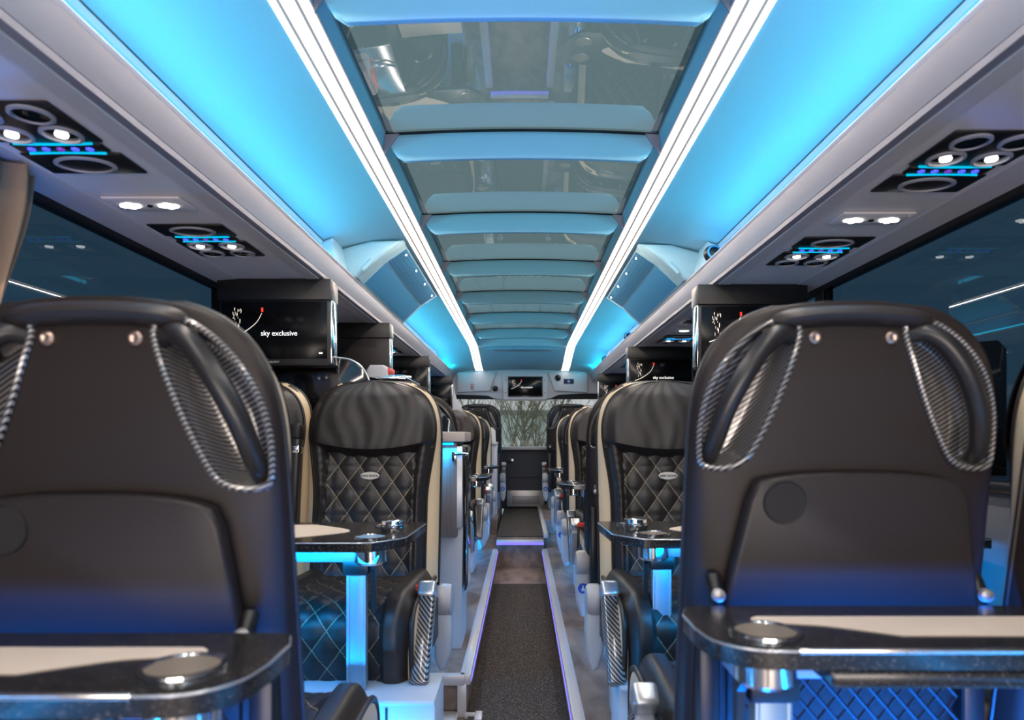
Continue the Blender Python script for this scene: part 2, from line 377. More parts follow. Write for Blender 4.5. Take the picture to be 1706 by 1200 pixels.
ZW = 1.735
for s, nm in ((-1, 'left'), (1, 'right')):
    g = G(); g.box(s*1.245, s*1.32, Y0, 8.2, 0.0, 0.98); struct(g.build('wall_'+nm, 'wallside', smooth=False))
    g = G(); g.box(s*1.262, s*1.32, Y0, 8.2, 1.728, 2.0); struct(g.build('wall_%s_upper' % nm, 'rackin', smooth=False))
    g = G(); g.box(s*1.215, s*1.246, Y0, 8.1, .955, .985, .008); struct(g.build('trim_%d' % (10+s), 'black'))
    g = G(); g.box(s*1.244, s*1.262, Y0, 8.1, 1.712, 1.736, .003); struct(g.build('trim_%d' % (13+s), 'matteblack'))
    for k, (a, b) in enumerate(((-2.6, -.2), (-.18, 2.86), (2.92, 5.0), (5.06, 7.95))):
        g = G(); g.box(s*1.262, s*1.270, a, b, .98, 1.73); struct(g.build('window_%d' % (k+1 + (4 if s > 0 else 0)), 'sideglass', smooth=False))
    g = G()
    for y in (-.19, 2.89, 5.03, 8.05): g.box(s*1.255, s*1.30, y-.035, y+.035, .98, 1.74)
    struct(g.build('trim_%d' % (17+s), 'matteblack', smooth=False))
g = G(); g.box(-1.3, 1.3, Y0-.05, Y0, 0, 2.1); struct(g.build('wall_back', 'wallside', smooth=False))

# ceiling: roof coves each side and roof skin; it dips towards the front header
def dip(y): return -0.155*sm(6.75, 7.85, y)
def cove(prof, name, m, y0=Y0, y1=7.9, n=44, thick=False):
    g = G()
    def fn(u, v):
        y = lerp(y0, y1, v); k = u*(len(prof)-1); i = min(int(k), len(prof)-2); t = k-i
        x = lerp(prof[i][0], prof[i+1][0], t); z = lerp(prof[i][1], prof[i+1][1], t)
        return (x, y, z+dip(y)*(1 if z > 1.9 else sm(1.75, 1.9, z)))
    return g.grid(fn, len(prof), n)
for s in (-1, 1):
    pr = [(s*x, z) for x, z in ((.535, 2.018), (.60, 2.020), (.70, 2.010), (.80, 1.988), (.87, 1.962))]
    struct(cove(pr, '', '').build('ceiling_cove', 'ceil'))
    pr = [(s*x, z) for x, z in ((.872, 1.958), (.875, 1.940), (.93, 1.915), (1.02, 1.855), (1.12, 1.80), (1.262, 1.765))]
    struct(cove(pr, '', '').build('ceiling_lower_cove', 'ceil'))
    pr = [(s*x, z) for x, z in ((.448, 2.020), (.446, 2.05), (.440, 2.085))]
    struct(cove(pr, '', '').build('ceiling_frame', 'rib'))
g = G(); g.box(-1.3, -.44, Y0, 7.9, 2.10, 2.14); g.box(.44, 1.3, Y0, 7.9, 2.10, 2.14); struct(g.build('ceiling', 'rackin', smooth=False))
# solid ceiling over the front
def fn(u, v):
    y = lerp(6.92, 7.9, v); x = lerp(-.446, .446, u); return (x, y, 2.02+dip(y)+.012*(1-(x/.446)**2))
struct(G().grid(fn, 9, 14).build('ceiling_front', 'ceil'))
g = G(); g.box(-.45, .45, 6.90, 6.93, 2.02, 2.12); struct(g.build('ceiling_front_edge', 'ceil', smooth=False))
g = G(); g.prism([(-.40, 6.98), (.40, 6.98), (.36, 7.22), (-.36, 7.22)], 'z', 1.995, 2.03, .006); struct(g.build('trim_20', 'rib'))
g = G(); g.box(-.30, .30, 7.03, 7.15, 1.990, 1.997, .002); struct(g.build('trim_21', 'fascia'))
# skylight ribs and panes
ribs = [-1.74, -.94, -.14, .66, 1.46, 2.20, 3.00, 3.80, 4.60, 5.40, 6.20, 6.92]
ZG = 2.075
def arch(x): return .014*(1-(x/.44)**2)
for i, y in enumerate(ribs[:-1]):
    g = G(); hw = .433
    secs = []
    def fn(u, v):
        x = lerp(-hw, hw, u); e = sm(0, .05, min(u, 1-u)); zb = 2.060-(2.060-1.986)*(.15+.85*e)
        a = 2*pi*v; cy = cos(a); cz = sin(a)
        yy = y+.014+.011*math.copysign(abs(cy)**.4, cy)
        zz = (zb+2.074)/2+(2.074-zb)/2*math.copysign(abs(cz)**.4, cz)
        return (x, yy, zz+arch(x))
    g.grid(fn, 33, 17)
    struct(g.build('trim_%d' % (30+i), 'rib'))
    g = G()
    for sx in (-1, 1): g.prism([(sx*.444, 2.074), (sx*.444, 2.005), (sx*.395, 2.078)], 'y', y-.004, y+.002)
    struct(g.build('trim_%d' % (45+i), 'fascia', smooth=False))
    g = G(); g.grid(lambda u, v: (lerp(-.44, .44, u), lerp(y-.012, y+.034, v), ZG-.001+arch(lerp(-.44, .44, u))), 17, 2)
    struct(g.build('trim_%d' % (60+i), 'matteblack'))
for i in range(len(ribs)-1):
    a, b = ribs[i]+.02, ribs[i+1]+.02
    g = G()
    g.grid(lambda u, v: (lerp(-.442, .442, u), lerp(a, b, v), ZG+.002+arch(lerp(-.44, .44, u))), 17, 2)
    struct(g.build('window_%d' % (10+i), 'roofglass'))

# light strips either side of the skylight
for s, sd in ((-1, 'left'), (1, 'right')):
    root = empty('ceiling_light_strip', (0, 0, 0))
    tag(root, 'long glowing white ceiling light strip along the %s edge of the skylight' % sd, 'ceiling light', 'ceiling light strips')
    def strip(x0, x1, z0, nm, m, zz=.004):
        pr = [(s*x0, z0), (s*x0, z0-zz), (s*x1, z0-zz), (s*x1, z0)]
        return cove(pr, '', '', y1=7.86).build(nm, m, root)
    strip(.446, .537, 2.022, 'housing', 'fascia', .002)
    strip(.450, .470, 2.019, 'diffuser', 'lamp')
    strip(.4695, .4780, 2.019, 'divider', 'lampedge', .005)
    strip(.4775, .508, 2.019, 'diffuser', 'lamp')
    pr = [(s*.488, 2.019), (s*.488, 2.0145), (s*.498, 2.0145), (s*.498, 2.019)]
    cove(pr, '', '', y1=7.1, n=40).build('led_core', 'lampcore', root)
    strip(.5080, .5165, 2.019, 'divider', 'lampedge', .005)
    strip(.5155, .533, 2.019, 'diffuser', 'lamp')

# luggage racks
for s, sd in ((-1, 'left'), (1, 'right')):
    root = empty('luggage_rack', (0, 0, 0))
    tag(root, 'grey overhead luggage rack running the full length of the %s side' % sd, 'luggage rack', 'overhead luggage racks')
    def ext(poly, nm, m, bev=0.0):
        g = G(); g.prism([(s*x, z) for x, z in poly], 'y', Y0, 7.88, bev); return g.build(nm, m, root)
    ext([(.778, 1.826), (.772, 1.832), (.776, 1.839), (.79, 1.842), (.812, 1.838), (.812, 1.824)], 'lip', 'lip')
    ext([(.778, 1.825), (.783, 1.80), (.791, 1.775), (.797, 1.757), (.812, 1.757), (.812, 1.825)], 'fascia', 'fascia')
    ext([(.798, 1.756), (.800, 1.742), (.815, 1.737), (.83, 1.75), (.83, 1.757)], 'lower_fascia', 'fascia')
    ext([(.817, 1.7345), (.866, 1.7345), (.866, 1.745), (.817, 1.745)], 'cream_strip', 'creamstrip')
    ext([(.868, 1.738), (1.146, 1.738), (1.146, 1.752), (.868, 1.752)], 'service_panel', 'panel')
    ext([(1.148, 1.7345), (1.25, 1.728), (1.262, 1.74), (1.148, 1.746)], 'outer_strip', 'creamstrip')
    ext([(.812, 1.76), (1.262, 1.76), (1.262, 1.765), (.812, 1.765)], 'shelf', 'rackin')
    g = G(); g.box(s*.816, s*.826, Y0, 7.8, 1.802, 1.812); g.build('light_line', 'blueled', root, smooth=False)
    # joints across the service panel
    for y in (.95, 2.32, 3.05, 4.5, 5.2):
        g = G(); g.box(s*.868, s*1.146, y, y+.003, 1.7368, 1.7379); g.build('joint', 'fascia', root, smooth=False)

# front header, windscreen and front panel
g = G()
hdr = [(-1.25, 1.90), (-1.25, 1.60), (-.62, 1.585), (-.40, 1.575), (-.33, 1.545), (-.27, 1.535), (.27, 1.535), (.33, 1.545), (.42, 1.585), (.70, 1.60), (1.25, 1.60), (1.25, 1.90)]
g.prism(hdr, 'y', 7.90, 8.25, .01); struct(g.build('wall_front', 'lip'))
for s in (-1, 1):
    g = G(); g.prism([(s*.30, 1.845), (s*.37, 1.63), (s*.75, 1.61), (s*.75, 1.845)], 'y', 7.86, 7.905, .012); struct(g.build('trim_%d' % (81+s), 'lip'))
    g = G(); g.prism([(s*.27, 1.538), (s*.36, 1.60), (s*.44, 1.612), (s*1.2, 1.612), (s*1.2, 1.54)], 'y', 7.93, 7.99); struct(g.build('trim_%d' % (85+s), 'matteblack'))
g = G(); g.box(-1.3, 1.3, 8.42, 8.43, .9, 1.62); struct(g.build('window_30', 'screenglass', smooth=False))
g = G(); g.box(-.9, .9, 8.02, 8.13, .945, .985, .01); struct(g.build('trim_90', 'grey'))
g = G(); g.box(-.9, .9, 8.08, 8.16, UP, .95); struct(g.build('wall_front_lower', 'dark_navy', smooth=False))
g = G(); g.box(-.25, .25, 8.055, 8.08, .62, .64, .002); g.box(-.25, .25, 8.065, 8.08, .30, .62); struct(g.build('trim_91', 'dark_navy'))
g = G(); g.box(-1.2, 1.2, 8.16, 8.6, .60, .93); struct(g.build('wall_front_dash', 'dark_navy', smooth=False))

r = empty('floor_heater', (.04, 8.04, UP)); tag(r, 'perforated silver heater grille at the foot of the front panel', 'heater')
g = G(); g.box(-.22, .22, -.03, .02, .03, .22, .006); g.build('body', 'steel', r)
g = G()
for i in range(26):
    for j in range(7):
        x = -.155+i*.0125+(j % 2)*.006; z = .065+j*.014
        g.prism([(x+.0048*cos(a*pi/3), z+.0048*sin(a*pi/3)) for a in range(6)], 'y', -.0315, -.029)
g.build('perforation', 'matteblack', r, smooth=False)
r = empty('power_socket', (-.115, 8.075, .82)); tag(r, 'small chrome and black power socket in the dark front panel', 'socket')
g = G(); g.box(-.055, -.02, -.012, 0, -.03, .03, .004); g.build('cover', 'black', r)
g = G(); g.lathe([(.02, 0), (.02, .01), (.012, .012)], 20, RX90); g.build('ring', 'chrome', r)

# ------------------------------------------------------------------ monitors
def picture(par, w, h, y):
    """skyline, light trail, red tail light and title on a display centred on 0,0 facing -y"""
    def q(px, pz, r): return (px*w, y, pz*h)
    pts = [q(-.45, -.15, 0), q(-.35, -.08, 0), q(-.25, .03, 0), q(-.17, .16, 0), q(-.125, .31, 0)]
    pc = catmull(pts, 8, False); g = G()
    for i in range(0, len(pc)-1):
        a, b = pc[i], pc[i+1]; wd = (.010-.004*i/len(pc))*w; n = (b-a).normalized(); k = Vector((-n.z, 0, n.x))*wd
        b = a.lerp(b, .86); g.add([a+k*.5, a-k*.5, b-k*.5, b+k*.5], [(0, 1, 2, 3)])
    g.build('light_trail', 'trail', par, smooth=False)
    g = G(); g.box((-.130)*w, (-.110)*w, y-.0005, y, .33*h, .41*h); g.build('tail_light', 'redlit', par, smooth=False)
    g = G(); rr = random.Random(3)
    for i in range(26):
        x = (-.42+.09*rr.random())*w; z = (-.05+.42*rr.random())*h
        g.box(x, x+.0035*w, y-.0004, y, z, z+(.02+.05*rr.random())*h)
    g.build('skyline', 'trail', par, smooth=False)
    text_mesh('title', 'sky exclusive', .098*w*.72, 'txt', par, T((.05*w, y-.0004, -.06*h)) @ RX90, .0003, .00012)
def monitor(x, y, label, face=1, width=.45, z0=1.385, lit=True, group='drop down monitors under the racks', inner=1, zt=1.737):
    r = empty('monitor', (x, y, zt)); tag(r, label, 'monitor', group)
    h = zt-z0; hw = width/2
    g = G(); g.box(-hw-.004, hw+.004, -.055, .06, -.085, 0, .004); g.build('ceiling_housing', 'black', r)
    g = G(); g.box(-hw, hw, -.045, .045, -h, -.080, .008); b = g.build('casing', 'black' if face > 0 else 'tray', r)
    if face > 0:
        g = G(); g.box(-hw+.012, hw-.012, -.0475, -.044, -h+.03, -.092, .001); d = g.build('display', 'display', r)
        if lit:
            e = empty('screen_picture', (0, 0, (-h-.062)/2)); e.parent = r
            picture(e, width-.05, h-.13, -.0482)
            text_mesh('maker_name', 'LILLIPUT', .011, 'white', r, T((.0, -.0465, -h+.017)) @ RX90, .0003)
            g = G(); g.box(hw-.045, hw-.030, -.0484, -.0475, -h+.05, -h+.056); g.build('status_mark', 'txt', r, smooth=False)
    else:
        g = G()
        for k in range(4): g.box(-.05, hw-.07, -.0462, -.044, -.105-k*.010, -.102-k*.010)
        g.build('vent', 'matteblack', r, smooth=False)
    xi = inner*hw
    g = G(); g.box(xi-.004, xi+.006, -.040, .040, -h+.01, -.085, .003); sp = g.build('side_strip', 'chrome', r)
    return r
monitor(-1.0, 2.80, 'black monitor reading sky exclusive, nearest on the left under the rack', inner=1)
monitor(-.968, 3.86, 'grey rear casing of a monitor facing away above the galley', face=-1, inner=1)
monitor(-.963, 5.42, 'dark blank monitor under the left rack beyond the galley', lit=False, inner=1)
monitor(-.963, 7.20, 'dark blank monitor farthest forward under the left rack', lit=False, inner=1)
monitor(.962, 2.90, 'black monitor nearest on the right, half hidden by the near seat top', inner=-1)
monitor(.975, 4.86, 'black monitor reading sky exclusive above the second pair of seats on the right', inner=-1)
monitor(.99, 6.90, 'black monitor under the right rack closest to the windscreen', inner=-1)
r = empty('front_monitor', (.035, 7.855, 1.675)); tag(r, 'small monitor in a white frame on the header above the windscreen', 'monitor')
g = G(); g.prism([(x*.253, z*.15) for x, z in ((-1, .96), (-.97, 1), (.97, 1), (1, .96), (1, -.75), (.96, -.92), (.88, -1), (-.88, -1), (-.96, -.92), (-1, -.75))], 'y', -.02, .05, .006); g.build('frame', 'lip', r)
g = G(); g.box(-.20, .20, -.03, -.015, -.115, .118, .004); g.build('casing', 'black', r)
g = G(); g.box(-.188, .188, -.0315, -.029, -.098, .105, .001); g.build('display', 'display', r)
e = empty('screen_picture', (0, 0, .003)); e.parent = r; picture(e, .36, .19, -.0322)
g = G(); g.box(-.04, .04, -.0315, -.029, -.111, -.106); g.build('maker_strip', 'grey', r)
for x in (-.226, .226):
    for z in (-.07, .075):
        g = G(); g.lathe([(.006, 0), (.006, .003)], 10, T((x, -.02, z)) @ RX90); g.build('screw', 'black', r)
def ball(x, z, lab, rad=.034):
    r = empty('spotlight', (x, 7.86, z)); tag(r, lab, 'spotlight', 'round black swivel spots')
    g = G(); g.lathe([(rad, -.005), (rad, .01), (rad*.9, .016)], 22, RX90); g.build('ring', 'black', r)
    g = G(); g.lathe([(rad*.8*cos(a*pi/14), .012+rad*.55*sin(a*pi/14)) for a in range(8)], 18, RX90); g.build('lens', 'gloss', r)
ball(-.31, 1.655, 'round black spotlight left of the front monitor')
ball(.41, 1.778, 'round black spotlight right of the front monitor, higher one', .036)
r = empty('first_aid_sign', (-.575, 7.855, 1.675)); tag(r, 'small red and white first aid and extinguisher sign on the left of the header', 'sign')
g = G(); g.box(-.016, .016, -.004, 0, -.035, .035, .001); g.build('plate', 'redsign', r)
g = G(); g.box(-.012, .012, -.006, -.004, .010, .018); g.box(-.004, .004, -.006, -.004, .002, .030); g.box(-.010, -.002, -.006, -.004, -.028, -.008); g.box(.003, .009, -.006, -.004, -.028, -.004); g.build('symbol', 'white', r, smooth=False)
def belt_symbol(par, rad, y):
    g = G(); g.lathe([(.13*rad, 0), (.13*rad, .001)], 12, T((0, y, .52*rad)) @ RX90)
    g.prism([(-.13*rad, .34*rad), (.13*rad, .34*rad), (.22*rad, -.05*rad), (-.22*rad, -.05*rad)], 'y', y-.001, y)
    g.prism([(-.30*rad, -.1*rad), (.30*rad, -.1*rad), (.45*rad, -.30*rad), (-.45*rad, -.30*rad)], 'y', y-.001, y)
    g.box(-.22*rad, -.10*rad, y-.001, y, -.62*rad, -.28*rad); g.box(.10*rad, .22*rad, y-.001, y, -.62*rad, -.28*rad)
    return g.build('symbol', 'white', par, smooth=False)
r = empty('seat_belt_sign', (.535, 7.855, 1.738)); tag(r, 'dark plate with round blue seat belt symbol on the right of the header', 'sign')
g = G(); g.box(-.058, .058, -.005, 0, -.027, .027, .003); g.build('plate', 'tray', r)
g = G(); g.lathe([(.022, 0), (.022, .003)], 20, T((0, -.005, 0)) @ RX90); d = g.build('disc', 'blue', r); belt_symbol(r, .022, -.0085)

# ------------------------------------------------------------------ overhead service sets and reading lamps
def service_set(x, y, label, flip=1, sw=1):
    """flip=1: air nozzles nearest the camera; length about .35 along y; hangs under the service panel"""
    r = empty('service_set', (x, y, 1.7375)); tag(r, label, 'service panel', 'overhead service sets')
    if flip < 0: r.rotation_euler = (0, 0, pi)
    W = .113
    def pl(y0, y1, nm, x0=-W, x1=W):
        g = G(); g.box(x0, x1, y0, y1, -.006, 0, .004); return g.build(nm, 'black', r)
    pl(-.175, .002, 'nozzle_plate'); pl(.012, .052, 'button_strip', -.10, .10); pl(.062, .175, 'speaker_plate')
    for xx in (-.052, .052):
        g = G(); g.lathe([(.041, -.004), (.041, -.010), (.034, -.012), (.033, -.006)], 26, T((xx, -.130, 0)), close=False); o = g.build('nozzle_ring', 'grey', r)
        g = G(); g.lathe([(.033, -.0065), (.030, -.009), (.006, -.005)], 22, T((xx, -.130, 0))); g.build('air_nozzle', 'gloss', r)
        g = G(); g.lathe([(.041, -.004), (.041, -.010), (.034, -.012), (.033, -.006)], 26, T((xx, -.042, 0)), close=False); g.build('lamp_ring', 'grey', r)
        g = G(); g.lathe([(.033, -.0065), (.001, -.0066)], 22, T((xx, -.042, 0))); g.build('lamp_well', 'gloss', r)
        g = G(); g.lathe([(.013, -.007), (.012, -.011), (.005, -.013)], 14, T((xx, -.042, 0))); g.build('reading_bulb', 'led', r)
    for k in range(5):
        g = G(); g.lathe([(.0085, -.006), (.0075, -.009)], 12, T((-.064+k*.032, .032, 0))); g.build('button', 'btnv' if k == 2 else 'btn', r)
    for y_, b in ((.006, .004), (.057, -.004)):
        g = G(); g.tube([(-.085+.17*t/8, y_+b*(1-(2*t/8-1)**2), -.0055) for t in range(9)], .0028, 6); g.build('accent_line', 'cyan', r)
    g = G(); g.lathe([(.055, -.004), (.055, -.009), (.047, -.011), (.046, -.006)], 30, T((0, .118, 0)) @ Matrix.Diagonal((1.25, .86, 1, 1)), close=False); g.build('speaker_ring', 'grey', r)
    g = G(); g.lathe([(.047, -.0065), (.001, -.0075)], 26, T((0, .118, 0)) @ Matrix.Diagonal((1.25, .86, 1, 1))); g.build('speaker_grille', 'tray', r)
    return r
def lamp_plate(x, y, label):
    r = empty('reading_lamp', (x, y, 1.7375)); tag(r, label, 'reading lamp', 'overhead reading lamp plates')
    g = G(); g.box(-.105, .105, -.052, .052, -.009, 0, .007); g.build('plate', 'panel', r)
    for xx in (-.052, .052):
        g = G()
        for a, b in ((-.017, .0), (.017, .0), (0, -.010), (0, .010)): g.lathe([(.0115, -.008), (.010, -.0125)], 10, T((xx+a, b, 0)))
        g.build('led_cluster', 'led', r)
    g = G(); g.lathe([(.009, -.008), (.007, -.012)], 14); g.build('sensor', 'gloss', r)
    for xx in (-.09, .09):
        for yy in (-.038, .038):
            g = G(); g.lathe([(.003, -.008), (.003, -.0105)], 8, T((xx, yy, 0))); g.build('screw', 'alu', r)
    return r
service_set(-1.012, 1.465, 'black overhead set of air vents, lights and speaker, nearest on the left')
lamp_plate(-1.012, 1.855, 'grey plate with two lit lamps, nearest under the left rack')
service_set(-1.012, 2.215, 'overhead set before the nearest left monitor, speaker end facing camera', -1)
service_set(1.012, 1.590, 'black overhead set of air vents, lights and speaker, nearest on the right')
lamp_plate(1.012, 1.98, 'grey plate with two lit lamps, nearest under the right rack')
service_set(1.012, 2.345, 'overhead set before the nearest right monitor, speaker end facing camera', -1)
service_set(1.012, 3.66, 'overhead vent set just beyond the nearest right monitor')
lamp_plate(1.012, 4.05, 'lit lamp plate seen between the first and second right monitors')
service_set(1.012, 4.44, 'overhead vent set right in front of the second right monitor', -1)
service_set(1.012, 6.10, 'overhead vent set between the second and third right monitors')
lamp_plate(-1.012, 4.66, 'lit lamp plate beyond the galley monitor on the left')
service_set(-1.012, 5.02, 'overhead vent set beyond the galley monitor on the left', -1)
service_set(-1.012, 6.62, 'overhead vent set between the two blank left monitors')

# ------------------------------------------------------------------ ceiling speaker boxes over the racks
def cove_box(s, y, label):
    r = empty('ceiling_box', (0, y, 0)); tag(r, label, 'ceiling box', 'ceiling boxes over the racks')
    A, B, C_ = (.553, 2.012), (.655, 1.945), (.768, 1.838)
    poly = [(s*x, z) for x, z in (A, B, C_, (1.02, 1.84), (1.02, 1.87), (.88, 1.965), (.70, 2.008))]
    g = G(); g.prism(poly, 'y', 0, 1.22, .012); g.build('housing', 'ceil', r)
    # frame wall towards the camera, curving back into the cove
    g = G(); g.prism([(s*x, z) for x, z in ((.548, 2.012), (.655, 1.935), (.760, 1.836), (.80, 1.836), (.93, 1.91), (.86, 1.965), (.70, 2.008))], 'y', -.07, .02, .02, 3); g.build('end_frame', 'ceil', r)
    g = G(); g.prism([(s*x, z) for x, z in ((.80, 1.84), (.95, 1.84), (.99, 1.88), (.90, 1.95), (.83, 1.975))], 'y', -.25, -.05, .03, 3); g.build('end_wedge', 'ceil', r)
    def panel(p, q, nm, m, off, t0=.06, t1=.96, y0=.08, y1=1.16):
        d = Vector((q[0]-p[0], q[1]-p[1])); n = Vector((d.y, -d.x)).normalized()
        if n.y > 0: n = -n
        if n.x > 0: n = Vector((-abs(n.x), -abs(n.y)))
        a = Vector(p)+d*t0; b = Vector(p)+d*t1
        g = G(); g.prism([(s*v[0], v[1]) for v in (a+n*off, b+n*off, b-n*.004, a-n*.004)], 'y', y0, y1); return g.build(nm, m, r, smooth=False)
    panel(A, B, 'grille', 'grillem', .003)
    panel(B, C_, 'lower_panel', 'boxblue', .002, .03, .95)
    for k in range(4):
        g = G(); g.lathe([(.006, -.004), (.006, .006)], 8, T((s*.572, .13+k*.32, 1.990))); g.build('screw', 'chrome', r)
    g = G(); g.tube([(s*.69, -.075, 1.915), (s*.735, -.075, 1.870)], .012, 10); g.build('latch', 'ceil', r)
M['boxblue'] = mat('speaker_panel_glow_tint', (0.05, 0.30, 0.56), 0.5)  # panel colour made bluer to carry the ambient blue glow
def grille():
    m = mat('perforated_grille', (0.12, 0.2, 0.3), 0.5); nt = m.node_tree; b = nt.nodes['Principled BSDF']
    tc = nt.nodes.new('ShaderNodeTexCoord'); n = nt.nodes.new('ShaderNodeTexVoronoi'); n.inputs['Scale'].default_value = 160; n.inputs['Randomness'].default_value = .1
    nt.links.new(tc.outputs['Object'], n.inputs['Vector'])
    r = nt.nodes.new('ShaderNodeValToRGB'); e = r.color_ramp.elements
    e[0].position = .3; e[0].color = (.02, .03, .05, 1); e[1].position = .36; e[1].color = (.05, .27, .50, 1)
    nt.links.new(n.outputs['Distance'], r.inputs[0]); nt.links.new(r.outputs[0], b.inputs['Base Color'])
    return m
M['grillem'] = grille()
cove_box(-1, 3.22, 'angled ceiling box with perforated grille above the left rack')
cove_box(1, 3.28, 'angled ceiling box with perforated grille above the right rack')
def bracket(s, y, label):
    g = G(); g.prism([(y-.13, 1.835), (y+.10, 1.835), (y+.13, 1.86), (y+.02, 1.925), (y-.06, 1.945), (y-.12, 1.92)], 'x', s*.90-.008, s*.90+.008, .005)
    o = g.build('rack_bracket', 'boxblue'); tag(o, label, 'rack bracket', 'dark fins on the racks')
for s, sd in ((-1, 'left'), (1, 'right')):
    for y, ds in ((2.86, 'just before the %s ceiling box' % sd), (4.72, 'just beyond the %s ceiling box' % sd), (5.9, 'midway between ceiling box and windscreen, %s side' % sd), (7.0, 'closest to the windscreen, %s side' % sd)):
        bracket(s, y, 'dark blue fin standing on the rack '+ds)
for y, lab, x in ((2.93, 'round black swivel speaker by the near end of the right ceiling box', .815), (5.35, 'small dark speaker on the right rack beyond the ceiling box', .83), (6.9, 'small dark speaker on the right rack near the windscreen', .84)):
    r = empty('rack_speaker', (x, y, 1.885)); tag(r, lab, 'speaker', 'small round rack speakers')
    g = G(); g.lathe([(.036*sin(a*pi/12)+.0005, -.036*cos(a*pi/12)) for a in range(13)], 18, RX90); g.build('body', 'black', r)
    g = G(); g.lathe([(.026, .030), (.030, .034), (.022, .038)], 18, RX90, close=False); g.build('ring', 'boxblue', r)
    g = G(); g.box(-.01, .01, -.01, .01, -.047, -.03); g.build('foot', 'black', r)

# ------------------------------------------------------------------ the seat
ZT = 1.155
def hs(z):
    q = max(0, min(1, (z-.80)/(ZT-.80))); lo = sm(.62, .40, z)*.0
    return .248*max(0.0, 1-q**5)**.37
def base(z): return -.13*(z-.42)/.735
def flare(z): return lerp(.046, .014, sm(.70, 1.0, z))
def hf(z): return max(0, hs(z+.010)-flare(z)) if z+.010 < ZT else 0
ZF = ZT-.0105
def quilt(x, s, amp=.010):
    a = x/PX+s/PZ; b = x/PX-s/PZ
    return amp*(abs(sin(pi*a)*sin(pi*b)))**.45
def cush(u, z):
    hw = hf(z); x = u*hw; au = abs(u)
    y = base(z)+.024*sm(.66, .84, au)-.040*sm(.84, 1, au)**1.5
    if abs(x) < .158: y += quilt(x, z)-.004
    else: y += .0016*sin(z*210+au*5)*sm(.98, .88, au)
    y -= .010*math.exp(-((abs(x)-.160)/.006)**2)
    y -= .004*math.exp(-(((z-.62) % .087-.04)/.006)**2) * (abs(x) < .158)
    return (x, y, z)
def yg(z): return base(z)-.070
def yr(z): return -.150-.07*(z-.42)/.735
def shell_y(x, z):
    h = max(hs(z), 1e-4); sN = min(1, abs(x)/h)
    top = sm(1.02, ZT, z)**2
    rr = lerp(yr(z), yg(z)-.01, top)
    return yg(z)+(rr-yg(z))*max(0, 1-sN**4)**.25
REC = [(.102, 1.122), (.083, 1.108), (.095, 1.060), (.122, .985), (.150, .925), (.168, .900), (.196, .890), (.226, .893), (.235, .912), (.233, .975), (.214, 1.035), (.178, 1.085), (.135, 1.117)]
RECC = [(p.x, p.y) for p in catmull([(a, b, 0) for a, b in REC], 5)]
def insidedist(x, z):
    n = len(RECC); ins = False; d = 9
    for i in range(n):
        x1, z1 = RECC[i]; x2, z2 = RECC[(i+1) % n]
        if (z1 > z) != (z2 > z) and x < (x2-x1)*(z-z1)/(z2-z1)+x1: ins = not ins
        ex, ez = x2-x1, z2-z1; t = max(0, min(1, ((x-x1)*ex+(z-z1)*ez)/(ex*ex+ez*ez+1e-12)))
        d = min(d, math.hypot(x-x1-ex*t, z-z1-ez*t))
    return d if ins else -d
